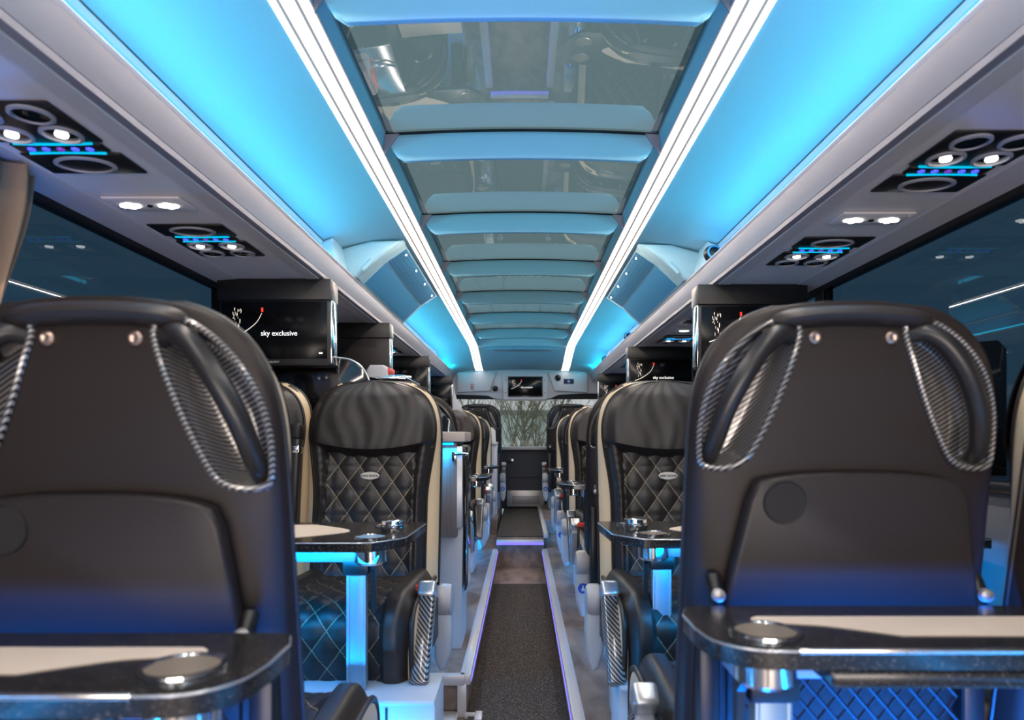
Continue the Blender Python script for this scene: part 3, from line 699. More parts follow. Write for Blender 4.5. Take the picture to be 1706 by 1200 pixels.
def make_seat(side, window=False):
    """side: +1/-1 = local x of the aisle side (0: window seat, plain)"""
    r = empty('coach_seat')
    # quilted front of the backrest
    g = G(); nu, nv = 65, 96; uv = []
    def fn(u, v):
        z = ZF-(ZF-.415)*(1-v)**1.25; p = cush(2*u-1, z); uv.append((p[0], p[2])); return p
    g.grid(fn, nu, nv); g.build('backrest', 'quilt_back', r, uv=uv)
    # headrest pad
    g = G()
    def fn(u, v):
        U = 2*u-1; zb = .862+.040*U*U; z = ZF+.004-(ZF+.004-zb)*(1-v)**1.3
        t = (z-zb)/(ZF+.004-zb); x = U*(hf(min(z, ZF))*1.0)
        pr = sm(0, .13, t)*(1-.55*sm(.78, 1, t))*(1-.8*sm(.80, 1, abs(U)))
        wr = .0018*sin(U*11+2.2*sin(t*3+U*2)+1)*math.exp(-((t-.45)/.3)**2)+.0007*sin(U*29+3*sin(t*5+U*3))
        return (x, base(z)-.014+.050*pr+wr*pr+.012, z)
    g.grid(fn, 57, 44); g.build('headrest', 'leather_soft', r)
    # cream side gusset and dark pipings
    g = G(); zs = [lerp(.415, ZF, 1-(1-k/60)**2) for k in range(61)]
    for sd in (-1, 1):
        def fn(u, v):
            i = min(60, int(round(v*60))); z = zs[i]
            fx, fy = hf(z)*1.0, base(z)-.018; sx, sy = hs(z)*.985, yg(z)+.004
            b = .010*sin(pi*u)
            return (sd*(lerp(fx, sx, u)+b*.6), lerp(fy, sy, u)+b*.5, z)
        g.grid(fn, 6, 61)
    g.build('side_gusset', 'cream', r)
    for off, nm, rad in ((0, 'front_piping', .0055), (1, 'rear_piping', .006)):
        g = G(); pts = []
        for sd in (-1, 1):
            seq = [(sd*(hf(z) if off == 0 else hs(z)*.99), (base(z)-.016) if off == 0 else yg(z)+.002, z) for z in zs]
            pts += seq if sd < 0 else seq[::-1]
        P = [Vector(p) for p in pts]; Q = [P[0]]
        for p in P[1:]:
            if (p-Q[-1]).length > .004: Q.append(p)
        g.tube(Q, rad, 6); g.build(nm, 'leather', r)
    # rear shell with the two handle recesses
    nu, nv = 97, 110; V = []
    for j in range(nv):
        v = j/(nv-1); z = ZT-.0008-(ZT-.23)*(1-v)**1.18
        for i in range(nu):
            th = (2*i/(nu-1)-1); x = hs(z)*math.copysign(1-(1-abs(th))**1.15, th)
            y = shell_y(x, z); d = insidedist(abs(x), z) if .86 < z < 1.14 else -1
            if d > 0: y += .055*sm(0, .020, d)
            V.append((x, y, z, d))
    Fs, Fc = [], []
    for j in range(nv-1):
        for i in range(nu-1):
            q = (j*nu+i, j*nu+i+1, (j+1)*nu+i+1, (j+1)*nu+i)
            (Fc if sum(1 for k in q if V[k][3] > 0) >= 2 else Fs).append(q)
    vv = [p[:3] for p in V]
    def sub(F):
        idx = {}; g = G()
        for f in F:
            g.f.append(tuple(idx.setdefault(k, len(idx)) for k in f))
        g.v = [None]*len(idx)
        for k, n in idx.items(): g.v[n] = vv[k]
        return g
    sub(Fs).build('rear_shell', 'shell', r, angle=60)
    for sd in (-1, 1): sub([f for f in Fc if (vv[f[0]][0]+vv[f[1]][0])*sd > 0]).build('recess_inlay', 'carbon', r, angle=60)
    for sd in (-1, 1):
        g = G(); g.tube([(sd*a, shell_y(a, b)-.002, b) for a, b in RECC], .0050, 8, closed=True); g.build('recess_rim', 'carbon', r)
        hp = [(.090, 1.098, .012), (.112, 1.104, -.004), (.140, 1.085, -.012), (.172, 1.040, -.014), (.198, .985, -.010), (.212, .930, .002), (.216, .905, .02)]
        pts = catmull([(sd*a, shell_y(a, b)+c, b) for a, b, c in hp], 6, False)
        n = len(pts); g = G(); g.tube(pts, [.0135+.003*sin(pi*k/(n-1)) for k in range(n)], 12); g.build('grab_handle', 'handle', r)
    # leather roll over the top, cream tabs and screws
    g = G()
    def fn(u, v):
        x = lerp(-.128, .128, v); e = 1-abs(2*v-1)**8*.35; a = 2*pi*u
        return (x, -.178+.052*e*cos(a), 1.122+.010*(1-(x/.128)**2)+.021*e*sin(a))
    g.grid(fn, 20, 25, cu=True); g.add([fn(k/20, 0) for k in range(20)], [tuple(range(20))]); g.add([fn(k/20, 1) for k in range(20)], [tuple(range(20))])
    g.build('top_roll', 'leather_soft', r)
    for sd in (-1, 1):
        g = G(); g.tube(catmull([(sd*.130, -.176, 1.118), (sd*.160, -.172, 1.108), (sd*.192, -.164, 1.076)], 4, False), [.021]*3+[.019]*6, 12, ry=1.0); g.build('corner_roll', 'leather_soft', r)
        g = G(); g.tube([(sd*.124, -.178, 1.121), (sd*.138, -.177, 1.115)], [.0240, .0235], 14); g.build('cream_tab', 'cream', r)
        g = G(); g.lathe([(.010, 0), (.010, .005), (.006, .008), (.003, .006)], 14, T((sd*.060, shell_y(.06, 1.100)-.001, 1.096)) @ RX90); g.build('screw', 'brass', r)
    # tray, its recess, hinges and net
    zt = lambda x: .885-.018*(abs(x)/.17)**3
    poly = [(-.155, .866), (-.166, .84), (-.205, .66), (-.20, .645), (.20, .645), (.205, .66), (.178, .84), (.166, .866)]
    top = [(x, zt(x)) for x in [(.150-.30*k/10) for k in range(11)]]
    g = G(); g.prism(poly[:5]+poly[5:]+top, 'y', -.030, 0.0, .008, 3)
    tr = g.build('tray', 'tray', r); tr.location = (0, -.197, 0)
    # lean the tray with the shell
    for v in tr.data.vertices: v.co.y += (yr(v.co.z)+.197)-.004
    g = G(); g.lathe([(.034, .0005), (.033, .002), (.031, .0005), (.026, -.001), (.002, -.0012)], 28, T((-.112, yr(.838)-.0350, .838)) @ Matrix.Rotation(.095, 4, 'X') @ RX90); g.build('tray_recess', 'matteblack', r)
    for x in (-.213, .205):
        g = G(); g.tube([(x, yr(.68)-.010, .715), (x, yr(.68)-.028, .690), (x, yr(.68)-.024, .665)], .013, 12); g.build('tray_hinge', 'black', r)
        g = G(); g.lathe([(.011, 0), (.010, .008), (.004, .011)], 14, T((x, yr(.68)-.040, .692)) @ RX90); g.build('hinge_cap', 'steel', r)
    g = G(); yn = yr(.45)-.030
    for k in range(-14, 15):
        for sg in (-1, 1):
            pts = []
            for q in range(19):
                z = .26+q*.34/18; x = k*.032+sg*(z-.43)*.85
                if abs(x) < .185: pts.append((x, yn-.012*cos((z-.43)*9)+.001*sg, z))
            if len(pts) > 1: g.tube(pts, .0026, 4)
    g.tube([(-.19, yn, .60), (-.19, yn, .26), (.19, yn, .26), (.19, yn, .60)], .005, 6, closed=True)
    g.build('net_pocket', 'net', r)
    for x in (-.215, .215):
        g = G(); g.box(x-.018, x+.018, yr(.4)-.03, yr(.4)+.02, .20, .62, .008); g.build('back_frame', 'black', r)
    # maker's badge
    b = empty('badge', (0, base(.80)+.0105, .800)); b.parent = r; tl = math.atan(.13/.735)
    b.rotation_euler = (tl, 0, pi)
    g = G(); g.lathe([(.0345, 0), (.033, .003)], 30, RX90 @ Matrix.Diagonal((1, .40, 1, 1))); g.build('badge_plate', 'badge', b)
    text_mesh('badge_text', 'VAN HOOL', .0105, 'black', b, T((0, -.0034, 0)) @ RX90, .0003, .0003, 1.15)
    # cushion
    path = catmull([(-.03, .448, 0), (.10, .452, 0), (.25, .458, 0), (.37, .464, 0), (.44, .456, 0), (.482, .425, 0), (.497, .37, 0), (.490, .30, 0), (.468, .235, 0)], 9, False)
    path = [(p.x, p.y) for p in path]; L = [0]
    for a, b_ in zip(path, path[1:]): L.append(L[-1]+math.dist(a, b_))
    n = len(path); nrm = []
    for i in range(n):
        a = path[max(0, i-1)]; c = path[min(n-1, i+1)]; t = Vector((c[0]-a[0], c[1]-a[1])).normalized(); nrm.append((-t.y, t.x))
    uv = []; g = G()
    def fn(u, v):
        i = min(n-1, int(round(v*(n-1)))); U = 2*u-1; x = U*.236; ny, nz = nrm[i]
        h = .026*sm(.55, .72, abs(U))-.042*sm(.80, 1, abs(U))**1.6
        if abs(x) < .150: h += quilt(x, L[i], .011)-.005
        h -= .010*math.exp(-((abs(x)-.153)/.006)**2)
        uv.append((x, L[i])); return (x, path[i][0]+ny*h, path[i][1]+nz*h)
    g.grid(fn, 61, n); g.build('seat_cushion', 'quilt_seat', r, uv=uv)
    side_poly = [(p[0]-.012*(p[0] > .3), p[1]-.014) for p in path[::3]]+[(.455, .23), (-.03, .23)]
    for sd in (-1, 1):
        g = G(); g.prism(side_poly, 'x', sd*.222, sd*.243, .006); g.build('cushion_side', 'cream', r)
        g = G(); g.tube([(sd*.238, p[0]-.004*(p[0] > .3), p[1]-.008) for p in path[::2]], .0075, 8); g.build('cushion_piping', 'leather', r)
        ip = [(-.03, .37), (.20, .385), (.36, .39), (.425, .37), (.44, .33), (.43, .23), (-.03, .23)]
        g = G(); g.prism(ip, 'x', sd*.236, sd*.250, .006); g.build('side_cover', 'shell', r)
    g = G(); g.box(-.21, .21, .0, .45, .18, .24, .01); g.build('under_frame', 'base', r)
    g = G(); g.box(-.225, .225, .03, .43, .0, .185, .012); g.build('pedestal', 'base', r)
    # aisle side fittings
    if side:
        X = side*.262
        g = G(); g.lathe([(.040, -.034), (.056, -.030), (.060, -.012), (.060, .016), (.052, .030), (.030, .034)], 28, T((X, -.085, .345)) @ RY90); g.build('recliner_hub', 'grey', r)
        g = G(); g.prism([(X-.028*1, .345), (X-.034, .25), (X-.030, .17), (X-.012, .105), (X+.012, .095), (X+.030, .14), (X+.036, .24), (X+.030, .345)], 'y', -.125, -.045, .016, 3)
        g.build('hub_shield', 'base', r)
        e = empty('belt_sign', (X, -.1265, .235)); e.parent = r
        g = G(); g.lathe([(.024, 0), (.024, .002)], 24, RX90); g.build('disc', 'blue', e); belt_symbol(e, .024, -.0028)
        # armrest folded down beside the cushion
        a = Vector((X, .335, .470)); b_ = Vector((X, .500, .245)); ang = math.atan2(b_.z-a.z, b_.y-a.y)
        mtx = T(a) @ Matrix.Rotation(ang, 4, 'X'); Ln = (b_-a).length
        g = G(); g.box(-.026, .026, .015, Ln, -.020, .024, .012, 3, mtx); g.build('armrest', 'carbon', r)
        g = G(); g.box(-.028, .028, -.03, .022, -.028, .028, .012, 3, mtx); g.build('armrest_cap', 'alu', r)
        g = G(); g.box(-.022, .022, .01, Ln-.02, -.048, -.018, .010, 3, mtx); ar = g.build('armrest_cover', 'grey', r)
        g = G(); g.box(side*.226, side*.250, .285, .305, .36, .462, .005); g.build('belt_buckle', 'black', r)
        g = G(); g.box(side*.227, side*.249, .286, .304, .458, .482, .005); g.build('buckle_button', 'red', r)
    else:
        # raised armrests between the two seats of a pair stand upright beside the back
        pass
    return r
def raised_armrest(par, x):
    m = T((x, -.02, .55)) @ Matrix.Rotation(radians(8), 4, 'X')
    g = G(); g.box(-.018, .018, -.028, .028, .0, .40, .010, 3, m); o = g.build('raised_armrest', 'handle', par)
    g = G(); g.box(-.020, .020, -.030, .030, .33, .36, .008, 2, m); g.build('armrest_band', 'chrome', o)
    g = G(); g.box(-.021, .021, -.032, .034, .38, .44, .012, 3, m); g.build('armrest_end', 'tray', o)
protos = {}
for k in (1, -1, 0): protos[k] = make_seat(k)
raised_armrest(protos[1], -.268); raised_armrest(protos[-1], .268)
raised_armrest(protos[0], .263)
used = set()
def seat(kind, x, y, facing, label, z=PLAT, lean=0.0):
    r = protos[kind] if kind not in used else copy_tree(protos[kind]); used.add(kind)
    r.location = (x, y, z); r.rotation_euler = (0, 0, 0 if facing == 'away' else pi)
    tag(r, label, 'seat', 'black leather coach seats'); return r
XR, XRW, XL, XLW = .515, 1.0, -.548, -1.012
# away: aisle side is local -x on the right block; facing (rotated) it is local +x
def put(blk, x, y, facing, label, z=PLAT, win=False):
    if win: k = 0
    if win:
        r = seat(0, x, y, facing, label, z); r.scale = (.92, 1, 1); return r
    else: k = (-1 if blk == 'R' else 1)*(1 if facing == 'away' else -1)
    return seat(k, x, y, facing, label, z)
put('R', .998, 1.20, 'away', 'sliver of black seat with tan edge at the right picture edge', win=True)
put('R', XR+.01, 2.400, 'facing', 'quilted seat facing the camera on the right, behind the right table')
put('L', XL, 2.400, 'facing', 'quilted seat facing the camera on the left, behind the left table')
put('L', XLW-.0, 2.400, 'facing', 'window-side seat facing the camera beside the quilted left seat', win=True)
put('R', XR+.03, 3.30, 'away', 'seat back turned away, directly behind the right quilted seat facing the camera')
put('R', XR+.035, 4.38, 'facing', 'second seat facing the camera on the right, behind the third table')
put('R', XR+.03, 5.04, 'away', 'seat back turned away, behind the second right seat facing the camera', PLAT)
put('R', XR+.04, 6.06, 'facing', 'farthest seat facing the camera on the right')
put('R', XR+.00, 7.55, 'away', 'tall black seat back in front of the windscreen, right of the aisle', UP+.05)
put('L', XL-.03, 3.67, 'away', 'seat back turned away just beyond the galley counter on the left')
put('L', XL-.01, 5.13, 'facing', 'seat facing the camera on the left beyond the galley')
put('L', XL-.01, 5.62, 'away', 'seat back turned away behind the left seat beyond the galley')
put('L', XL-.01, 6.70, 'facing', 'farthest seat facing the camera on the left, beside the white cupboard')
put('L', -.475, 7.55, 'away', 'black seat back in front of the windscreen, left of the aisle', UP+.05)
def lower_cushion(r, arm):
    for ch in list(r.children):
        n = ch.name.split('.')[0]
        if n in ('seat_cushion', 'cushion_side', 'cushion_piping', 'side_cover'): ch.location.z -= .09
        elif n in ('armrest', 'armrest_cap', 'armrest_cover'):
            if arm: ch.location = (0, -.18, -.085)
            else: bpy.data.objects.remove(ch, do_unlink=True)
        elif n in ('belt_buckle', 'buckle_button'): bpy.data.objects.remove(ch, do_unlink=True)
near_r = put('R', .520, 1.285, 'away', 'nearest big black seat back on the right, seen from behind')
near_l = put('L', -.585, 1.140, 'away', 'nearest big black seat back on the left, cut by the picture edge', PLAT-.022)
lower_cushion(near_r, True); lower_cushion(near_l, False)
seat_rows = [('R', 2.400, 'facing', 'first'), ('R', 3.30, 'away', 'second'), ('R', 4.38, 'facing', 'third'), ('R', 5.04, 'away', 'fourth'), ('L', 3.67, 'away', 'galley'), ('L', 5.13, 'facing', 'fifth')]
for blk, y, fc, nm in seat_rows:
    sd = 'right' if blk == 'R' else 'left'
    put(blk, (XRW if blk == 'R' else XLW)+(.02 if blk == 'R' else 0), y, fc, 'window-side seat of the %s row on the %s, mostly hidden behind its neighbour' % (nm, sd) if nm not in ('galley', 'fifth') else
        ('window-side seat turned away just beyond the tall galley unit' if nm == 'galley' else 'window-side seat facing the camera on the left beyond the galley'), win=True)

# ------------------------------------------------------------------ plinths under the facing seats
for s, sd in ((-1, 'left'), (1, 'right')):
    r = empty('seat_plinth', (0, 0, 0)); tag(r, 'pale plinth glowing blue under the %s facing seats' % sd, 'plinth', 'plinths under the facing seats')
    x0, x1 = (-1.24, -.228) if s < 0 else (.268, 1.24)
    zb = 0.0 if s < 0 else PLAT
    # two stepped blocks with shut lines
    ya, yb = (1.80, 1.99) if s < 0 else (1.90, 2.06)
    g = G(); g.box(x0, x1, ya, yb, zb, .395, .010); g.build('front_box', 'base', r)
    g = G(); g.box(x0, x1, ya-.02, yb, .395, .412, .006); g.build('ledge', 'base', r)
    for k in range(1, 4):
        x = (x1-s*0.15*k) if s < 0 else (x0+.15*k)
        x = (x1-.13*k) if s < 0 else (x0+.13*k)
        g = G(); g.box(x-.003, x+.003, ya-.0035, ya+.002, zb+.02, .385); g.build('shut_line', 'matteblack', r, smooth=False)
if True:
    r = empty('floor_latch_box', (-.40, 1.98, .0)); tag(r, 'small dark latch box low beside the left aisle edge', 'latch box')
    r.location = (-.36, 1.66, 0)
    g = G(); g.box(-.09, .05, -.05, .03, .0, .15, .01); g.build('body', 'base', r)
    g = G(); g.box(-.085, .045, -.055, .02, .15, .17, .006); g.build('cover', 'tray', r)
g = G(); g.box(-.62, -.32, 2.0, 2.66, 0.0, .155, .01)
o = g.build('seat_base_box', 'base'); tag(o, 'pale blue-lit floor box carrying the left quilted seat', 'seat base')
g = G(); g.box(-1.24, -.63, 2.0, 2.66, 0.0, .155, .01)
o = g.build('seat_base_box', 'base'); tag(o, 'pale floor box under the left window-side seat facing the camera', 'seat base')
g = G(); g.box(-1.24, -.33, .9, 1.62, 0.0, .155, .01)
o = g.build('seat_base_box', 'base'); tag(o, 'low floor box carrying the nearest left seat', 'seat base')

# ------------------------------------------------------------------ tables
def table(s, xe, xw, y0, y1, label, cups, near=False, ztop=None, simple=False, post=None, post_z=PLAT, knob=False):
    """xe: aisle-side edge |x|; xw: window end |x|; y0 front (towards camera), y1 back edge."""
    zt = CZ-.26 if ztop is None else ztop
    r = empty('table', (0, 0, 0)); tag(r, label, 'table', 'granite look tables between the seats')
    d = y1-y0; th = .026
    out = [(xw, y1), (xw, y0)]
    cx = .075
    out += [(xe+cx+.02, y0)]
    for k in range(1, 8):
        a = k/8*pi/2; out.append((xe+cx*(1-sin(a))+.004, y0+.075*(1-cos(a))))
    out += [(xe, y0+.10), (xe, y1-.045), (xe+.012, y1-.008), (xe+.03, y1)]
    if not near: out = [(xw, y1), (xw, y0), (xe+.10, y0), (xe+.07, y0+.004), (xe+.012, y0+.075), (xe, y0+.10), (xe-.012, y1-.02), (xe-.004, y1)]
    P = [(s*a, b) for a, b in out]
    g = G(); g.plate(P, [(s*a, b, .0390) for a, b in cups], zt-th, zt); g.build('tabletop', 'granite', r)
    # pale edging line just under the rim
    g = G(); edge = [(p[0], p[1], zt-.003) for p in P[1:]]
    g.tube(edge, .0017, 6); g.build('edge_trim', 'alu', r)
    if near:
        g = G(); g.box(min(s*(xe+.10), s*xw), max(s*(xe+.10), s*xw), y0-.006, y0+.004, zt-.005, zt+.002, .002); g.build('hinge_strip', 'chrome', r)
        g = G(); g.box(min(s*(xe+.145), s*xw), max(s*(xe+.145), s*xw), y0+.002, y1-.03, zt-.050, zt-.028, .004); g.build('folded_leaf', 'granite', r)
    # beige inlay with the wavy end
    ya, yb = y0+.055, y1-.065
    if near:
        c = [(xw-.02, yb), (xe+.10, yb), (xe+.088, yb-.014), (xe+.10, yb-.030), (xe+.17, yb-.045), (xe+.21, ya+.03), (xe+.26, ya), (xw-.02, ya)]
    else:
        c = [(xw-.02, yb), (xe+.30, yb), (xe+.17, (ya+yb)/2), (xe+.30, ya), (xw-.02, ya)]
    pts = [(p.x, p.y) for p in catmull([(s*a, b, 0) for a, b in c[1:-1]], 6, False)]
    pl = [(s*c[0][0], c[0][1])]+pts+[(s*c[-1][0], c[-1][1])]
    if not simple:
        g = G(); g.prism(pl, 'z', zt-.001, zt+.0012); g.build('inlay', 'beige', r, smooth=False)
    for (cx_, cy_) in cups:
        m = T((s*cx_, cy_, zt))
        g = G(); g.lathe([(.0465, .0005), (.046, .0045), (.040, .005), (.0385, .001)], 32, m, close=False)
        c_ = g.build('cup_holder', 'chrome', r)
        g = G(); g.lathe([(.0385, .003), (.037, -.040), (.034, -.058), (.001, -.058)], 28, m, close=False); g.build('cup_well', 'welldish', c_)
    if knob:
        cx_, cy_ = knob
        g = G(); g.lathe([(.030, .0), (.034, .006), (.034, .016), (.030, .018), (.033, .021), (.033, .030), (.022, .034), (.002, .034)], 28, T((s*cx_, cy_, zt))); g.build('post_cap', 'chrome', r)
    px, py = post
    g = G(); g.box(s*px-.024, s*px+.024, py-.020, py+.020, post_z, zt-.085, .004); g.build('post', 'postalu', r)
    g = G(); g.box(s*px-.0265, s*px-.0185, py-.0225, py-.012, post_z, zt-.085, .002); g.box(s*px+.0185, s*px+.0265, py-.0225, py-.012, post_z, zt-.085, .002); g.build('post_rib', 'postalu', r)
    g = G(); g.box(s*px-.035, s*px+.035, py-.03, py+.04, zt-.115, zt-.075, .005); g.build('collar', 'black', r)
    g = G(); xa, xb = sorted((s*(px-.06), s*min(px+.5, xw-.03)))
    g.box(xa, xb, py-.035, py+.03, zt-.078, zt-th, .005); g.build('support_rail', 'postalu', r)
    g = G(); g.prism([(py-.02, zt-.10), (py-.09, zt-.028), (py-.06, zt-.028), (py+.0, zt-.09), (py+.0, zt-.22), (py-.012, zt-.22)], 'x', s*px-s*.045-.006, s*px-s*.045+.006); g.build('gusset', 'black', r)
    for cxx in cups[:1]:
        g = G(); g.lathe([(.040, -.027), (.040, -.060), (.034, -.066), (.002, -.066)], 24, T((s*cxx[0], cxx[1], zt)), close=False); g.build('cup_sleeve', 'chrome', r)
    return r
table(1, .237, 1.20, .835, 1.050, 'nearest table on the right, black granite look with beige inlay', [(.322, .905)], near=True, post=(.355, .985))
table(-1, .293, 1.20, .690, .905, 'nearest table on the left, black granite look with beige inlay', [(.380, .765)], near=True, post=(.46, .845), post_z=0)
table(1, .243, 1.20, 1.745, 2.10, 'second table on the right, in front of the quilted seat', [(.350, 1.82), (.325, 2.02)], post=(.395, 1.95), post_z=.412, knob=(.318, 1.915))
table(-1, .303, 1.20, 1.685, 2.075, 'second table on the left, in front of the quilted seat', [(.390, 1.755), (.385, 2.00)], post=(.450, 1.87), post_z=.412, knob=(.355, 1.88))
table(1, .215, 1.20, 3.78, 4.10, 'third table on the right along the aisle', [(.29, 3.86), (.29, 4.02)], post=(.40, 3.9), ztop=CZ-.265)
table(1, .225, 1.20, 5.34, 5.75, 'farthest small table on the right of the aisle', [(.30, 5.45), (.30, 5.6)], post=(.40, 5.5), ztop=CZ-.26)
table(-1, .225, 1.20, 4.38, 4.80, 'table on the left just beyond the galley', [(.30, 4.46), (.30, 4.68)], post=(.42, 4.6), ztop=CZ-.26)
table(-1, .225, 1.20, 6.04, 6.22, 'farthest small table on the left of the aisle', [(.30, 6.12)], post=(.42, 6.13), ztop=CZ-.26)

# ------------------------------------------------------------------ galley on the left
r = empty('galley_counter', (0, 0, PLAT)); tag(r, 'narrow galley counter with grey top and blue-lit grey wood front', 'counter')
Z = lambda z: z-PLAT
g = G(); g.box(-.50, -.248, 2.96, 3.30, Z(1.078), Z(1.122), .004); g.build('worktop', 'counter', r)
g = G(); g.box(-.50, -.285, 2.975, 3.30, Z(.66), Z(1.075), .003); g.build('cabinet', 'wood', r)
g = G(); g.box(-.49, -.30, 2.967, 2.974, Z(1.064), Z(1.074)); g.build('under_light', 'blueled', r, smooth=False)
g = G(); g.prism([(-.31, 2.975), (-.262, 2.985), (-.262, 3.29), (-.31, 3.29)], 'z', Z(.70), Z(1.060), .004); g.build('end_panel', 'alu', r)
g = G(); g.prism([(-.46, Z(.16)), (-.27, Z(.16)), (-.262, Z(.72)), (-.46, Z(.66))], 'y', 3.02, 3.28, .004); g.build('lower_cabinet', 'base', r)
g = G(); g.box(-.255, -.249, 3.02, 3.29, Z(.42), Z(1.055), .002); g.build('glass_door', 'gloss', r)
g = G(); g.tube([(-.30, 2.965, Z(1.022)), (-.268, 2.955, Z(1.026)), (-.232, 2.955, Z(1.026))], .0075, 10); g.box(-.305, -.285, 2.955, 2.976, Z(.995), Z(1.035), .003); g.build('door_latch', 'chrome', r)
area('galley_led', (-.38, 2.945, 1.060), (radians(-12), 0, 0), .22, .012, CYAN, 3.0)
r = empty('galley_tall_unit', (0, 0, PLAT)); tag(r, 'tall dark galley unit behind the left facing seats', 'cabinet')
g = G(); g.box(-1.22, -.51, 2.95, 3.33, 0, Z(1.345), .005); g.build('cabinet', 'black', r)
g = G(); g.box(-.72, -.50, 2.94, 3.34, Z(1.346), Z(1.360), .003); g.build('top_tray', 'chrome', r)
r = empty('galley_screen', (0, 0, PLAT)); tag(r, 'black rounded partition screen with bright edge behind the left seats', 'partition')
pts = [(-1.22, .62), (-1.22, 1.432), (-.80, 1.432), (-.72, 1.422), (-.665, 1.385), (-.635, 1.32), (-.62, 1.25), (-.60, .62)]
g = G(); g.prism([(a, Z(b)) for a, b in pts], 'y', 2.845, 2.862, .002); g.build('screen', 'gloss', r)
g = G(); g.tube([(a, 2.850, Z(b)) for a, b in catmull([(a, b, 0) for a, b in pts[2:]], 5, False) for a, b in ((a, b),)] if False else [(p.x, 2.850, Z(p.y)) for p in catmull([(a, b, 0) for a, b in pts[2:]], 5, False)], .0045, 8); g.build('edge_profile', 'alu', r)
g = G(); g.prism([(-.47, .66), (-.47, 1.23), (-.42, 1.235), (-.375, 1.21), (-.345, 1.17), (-.315, 1.08), (-.30, .66)], 'y', 3.31, 3.325, .002)
o = g.build('low_screen', 'gloss'); tag(o, 'small glossy black rounded screen standing behind the galley counter', 'partition')
r = empty('coffee_machine', (-.645, 3.12, 1.361)); tag(r, 'grey coffee machine top standing on the tall galley unit', 'coffee machine')
g = G(); g.prism([(-.045, 0), (-.045, .035), (-.030, .058), (.030, .058), (.042, .04), (.045, 0)], 'y', -.10, .10, .008, 3); g.build('body', 'grey', r)
g = G(); g.box(.044, .052, -.06, .06, .02, .05, .003); g.build('lid_button', 'red', r)
g = G(); g.tube([(.05, -.06, .012), (.11, -.06, .012), (.14, -.03, .006)], .006, 8); g.build('spout', 'chrome', r)

# white cupboard and white partition near the front left
r = empty('front_cupboard', (0, 0, UP)); tag(r, 'white cupboard at the left of the front step', 'cupboard')
g = G(); g.box(-.62, -.262, 7.00, 7.27, PLAT-UP, 1.0-UP+.02, .006); g.build('body', 'lip', r)
g = G(); g.box(-.63, -.255, 6.98, 7.28, 1.02-UP, 1.045-UP, .004); g.build('top', 'creamstrip', r)
g = G(); g.prism([(-.62, 1.045-UP), (-.62, 1.20-UP), (-.32, 1.20-UP), (-.285, 1.17-UP), (-.28, 1.045-UP)], 'y', 7.25, 7.275, .003); g.build('backboard', 'lip', r)
g = G(); g.prism([(-1.22, 1.0), (-1.22, 1.70), (-.86, 1.70), (-.74, 1.685), (-.73, 1.60), (-.70, 1.50), (-.62, 1.36), (-.60, 1.0)], 'y', 7.30, 7.33, .004)
o = g.build('front_partition', 'lip'); tag(o, 'white curved partition by the left window near the front', 'partition')
g = G(); g.prism([(-.2, 0), (.2, 0), (.2, .29), (.18, .31), (-.2, .28)], 'y', -.012, .012, .003)
o = g.build('seat_screen', 'gloss'); o.location = (1.60-.62, 1.62, 1.04); tag(o, 'black panel rising behind the nearest right seat by the window', 'panel')
o.location = (.90, 1.56, 1.01)

# ------------------------------------------------------------------ curtain
g = G()
def fn(u, v):
    z = lerp(1.725, .99, v); pin = 1-.45*sm(.0, .6, v); a = u*2*pi
    y = 1.52+(.115*cos(a)*pin)-.09*sm(0, .7, v); x = -1.185+(.022+.016*sin(a*7+v*1.5))*sin(a)*1.0+.014*sin(a*13)
    return (x, y, z)
g.grid(fn, 120, 24, cu=True)
o = g.build('curtain', 'curtain', angle=180); tag(o, 'gathered beige curtain hanging at the left window', 'curtain')

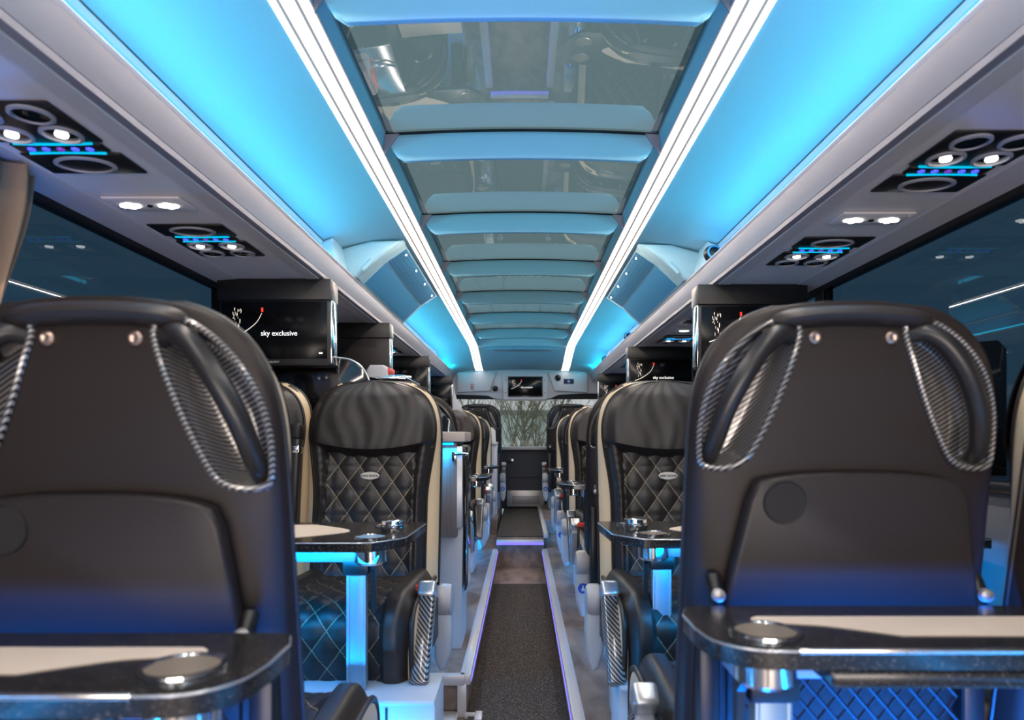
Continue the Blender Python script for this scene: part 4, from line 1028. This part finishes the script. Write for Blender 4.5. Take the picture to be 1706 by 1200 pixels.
# ------------------------------------------------------------------ outside, seen through the windscreen
g = G(); g.box(-60, 60, -60, 80, -1.7, -1.5); struct(g.build('ground', 'ground', smooth=False))
r = empty('outside_wall', (0, 21, -1.5)); tag(r, 'long grey concrete building wall outside beyond the bare trees', 'building')
g = G(); g.box(-12, 12, 0, .4, 0, 3.32); g.build('wall', 'outwall', r, smooth=False)
g = G(); g.box(-12.1, 12.1, -.12, .5, 3.30, 3.42); g.build('roof_edge', 'roofline', r, smooth=False)
g = G(); g.box(-12, 12, .6, .9, 3.42, 4.1); g.build('roof', 'lip', r, smooth=False)
def tree(x, y, h, seed, label):
    rr = random.Random(seed); g = G()
    def branch(p, d, L, rad, lv):
        pts = [p]; q = p.copy(); dd = d.copy(); n = 5
        for i in range(n):
            dd = (dd+Vector((rr.uniform(-.14, .14), rr.uniform(-.14, .14), .05))).normalized(); q = q+dd*L/n; pts.append(q.copy())
        g.tube(pts, [rad*(1-.75*i/n) for i in range(n+1)], 4)
        if lv < 3:
            for k in range(12 if lv == 0 else 5):
                t = rr.uniform(.2, 1.0) if lv == 0 else rr.uniform(.25, 1); i = min(n-1, int(t*n)); a = rr.uniform(0, 2*pi)
                nd = (dd*.75+Vector((cos(a)*.6, sin(a)*.6, .25))).normalized()
                branch(pts[i].lerp(pts[i+1], t*n-i), nd, L*rr.uniform(.35, .6), rad*.42, lv+1)
    branch(Vector((0, 0, 0)), Vector((rr.uniform(-.1, .1), 0, 1)), h, .030, 0)
    o = g.build('bare_tree', 'trunk', smooth=False); o.location = (x, y, -1.5); tag(o, label, 'tree', 'bare trees outside the windscreen'); return o
for i, (x, y, h, lb) in enumerate(((-.62, 12.2, 3.0, 'bare tree outside left of the windscreen centre'), (-.02, 13, 3.3, 'bare tree outside at the centre of the windscreen'), (.42, 12, 3.0, 'bare tree outside right of the windscreen centre'),
        (-1.3, 14, 3.6, 'bare tree outside at the left end of the windscreen'), (1.2, 13.5, 3.5, 'bare tree outside at the right end of the windscreen'),
        (-.35, 15.5, 3.8, 'farther bare tree behind the centre left tree outside'), (.8, 16, 3.8, 'farther bare tree behind the right trees outside'), (.2, 17, 3.9, 'farthest bare tree nearest the building wall outside'),
        (-1.0, 12.8, 3.3, 'bare tree just left of the nearest left tree outside'), (.18, 11.6, 2.8, 'short bare sapling nearest the windscreen outside'))):
    tree(x, y, h, 20+i, lb)
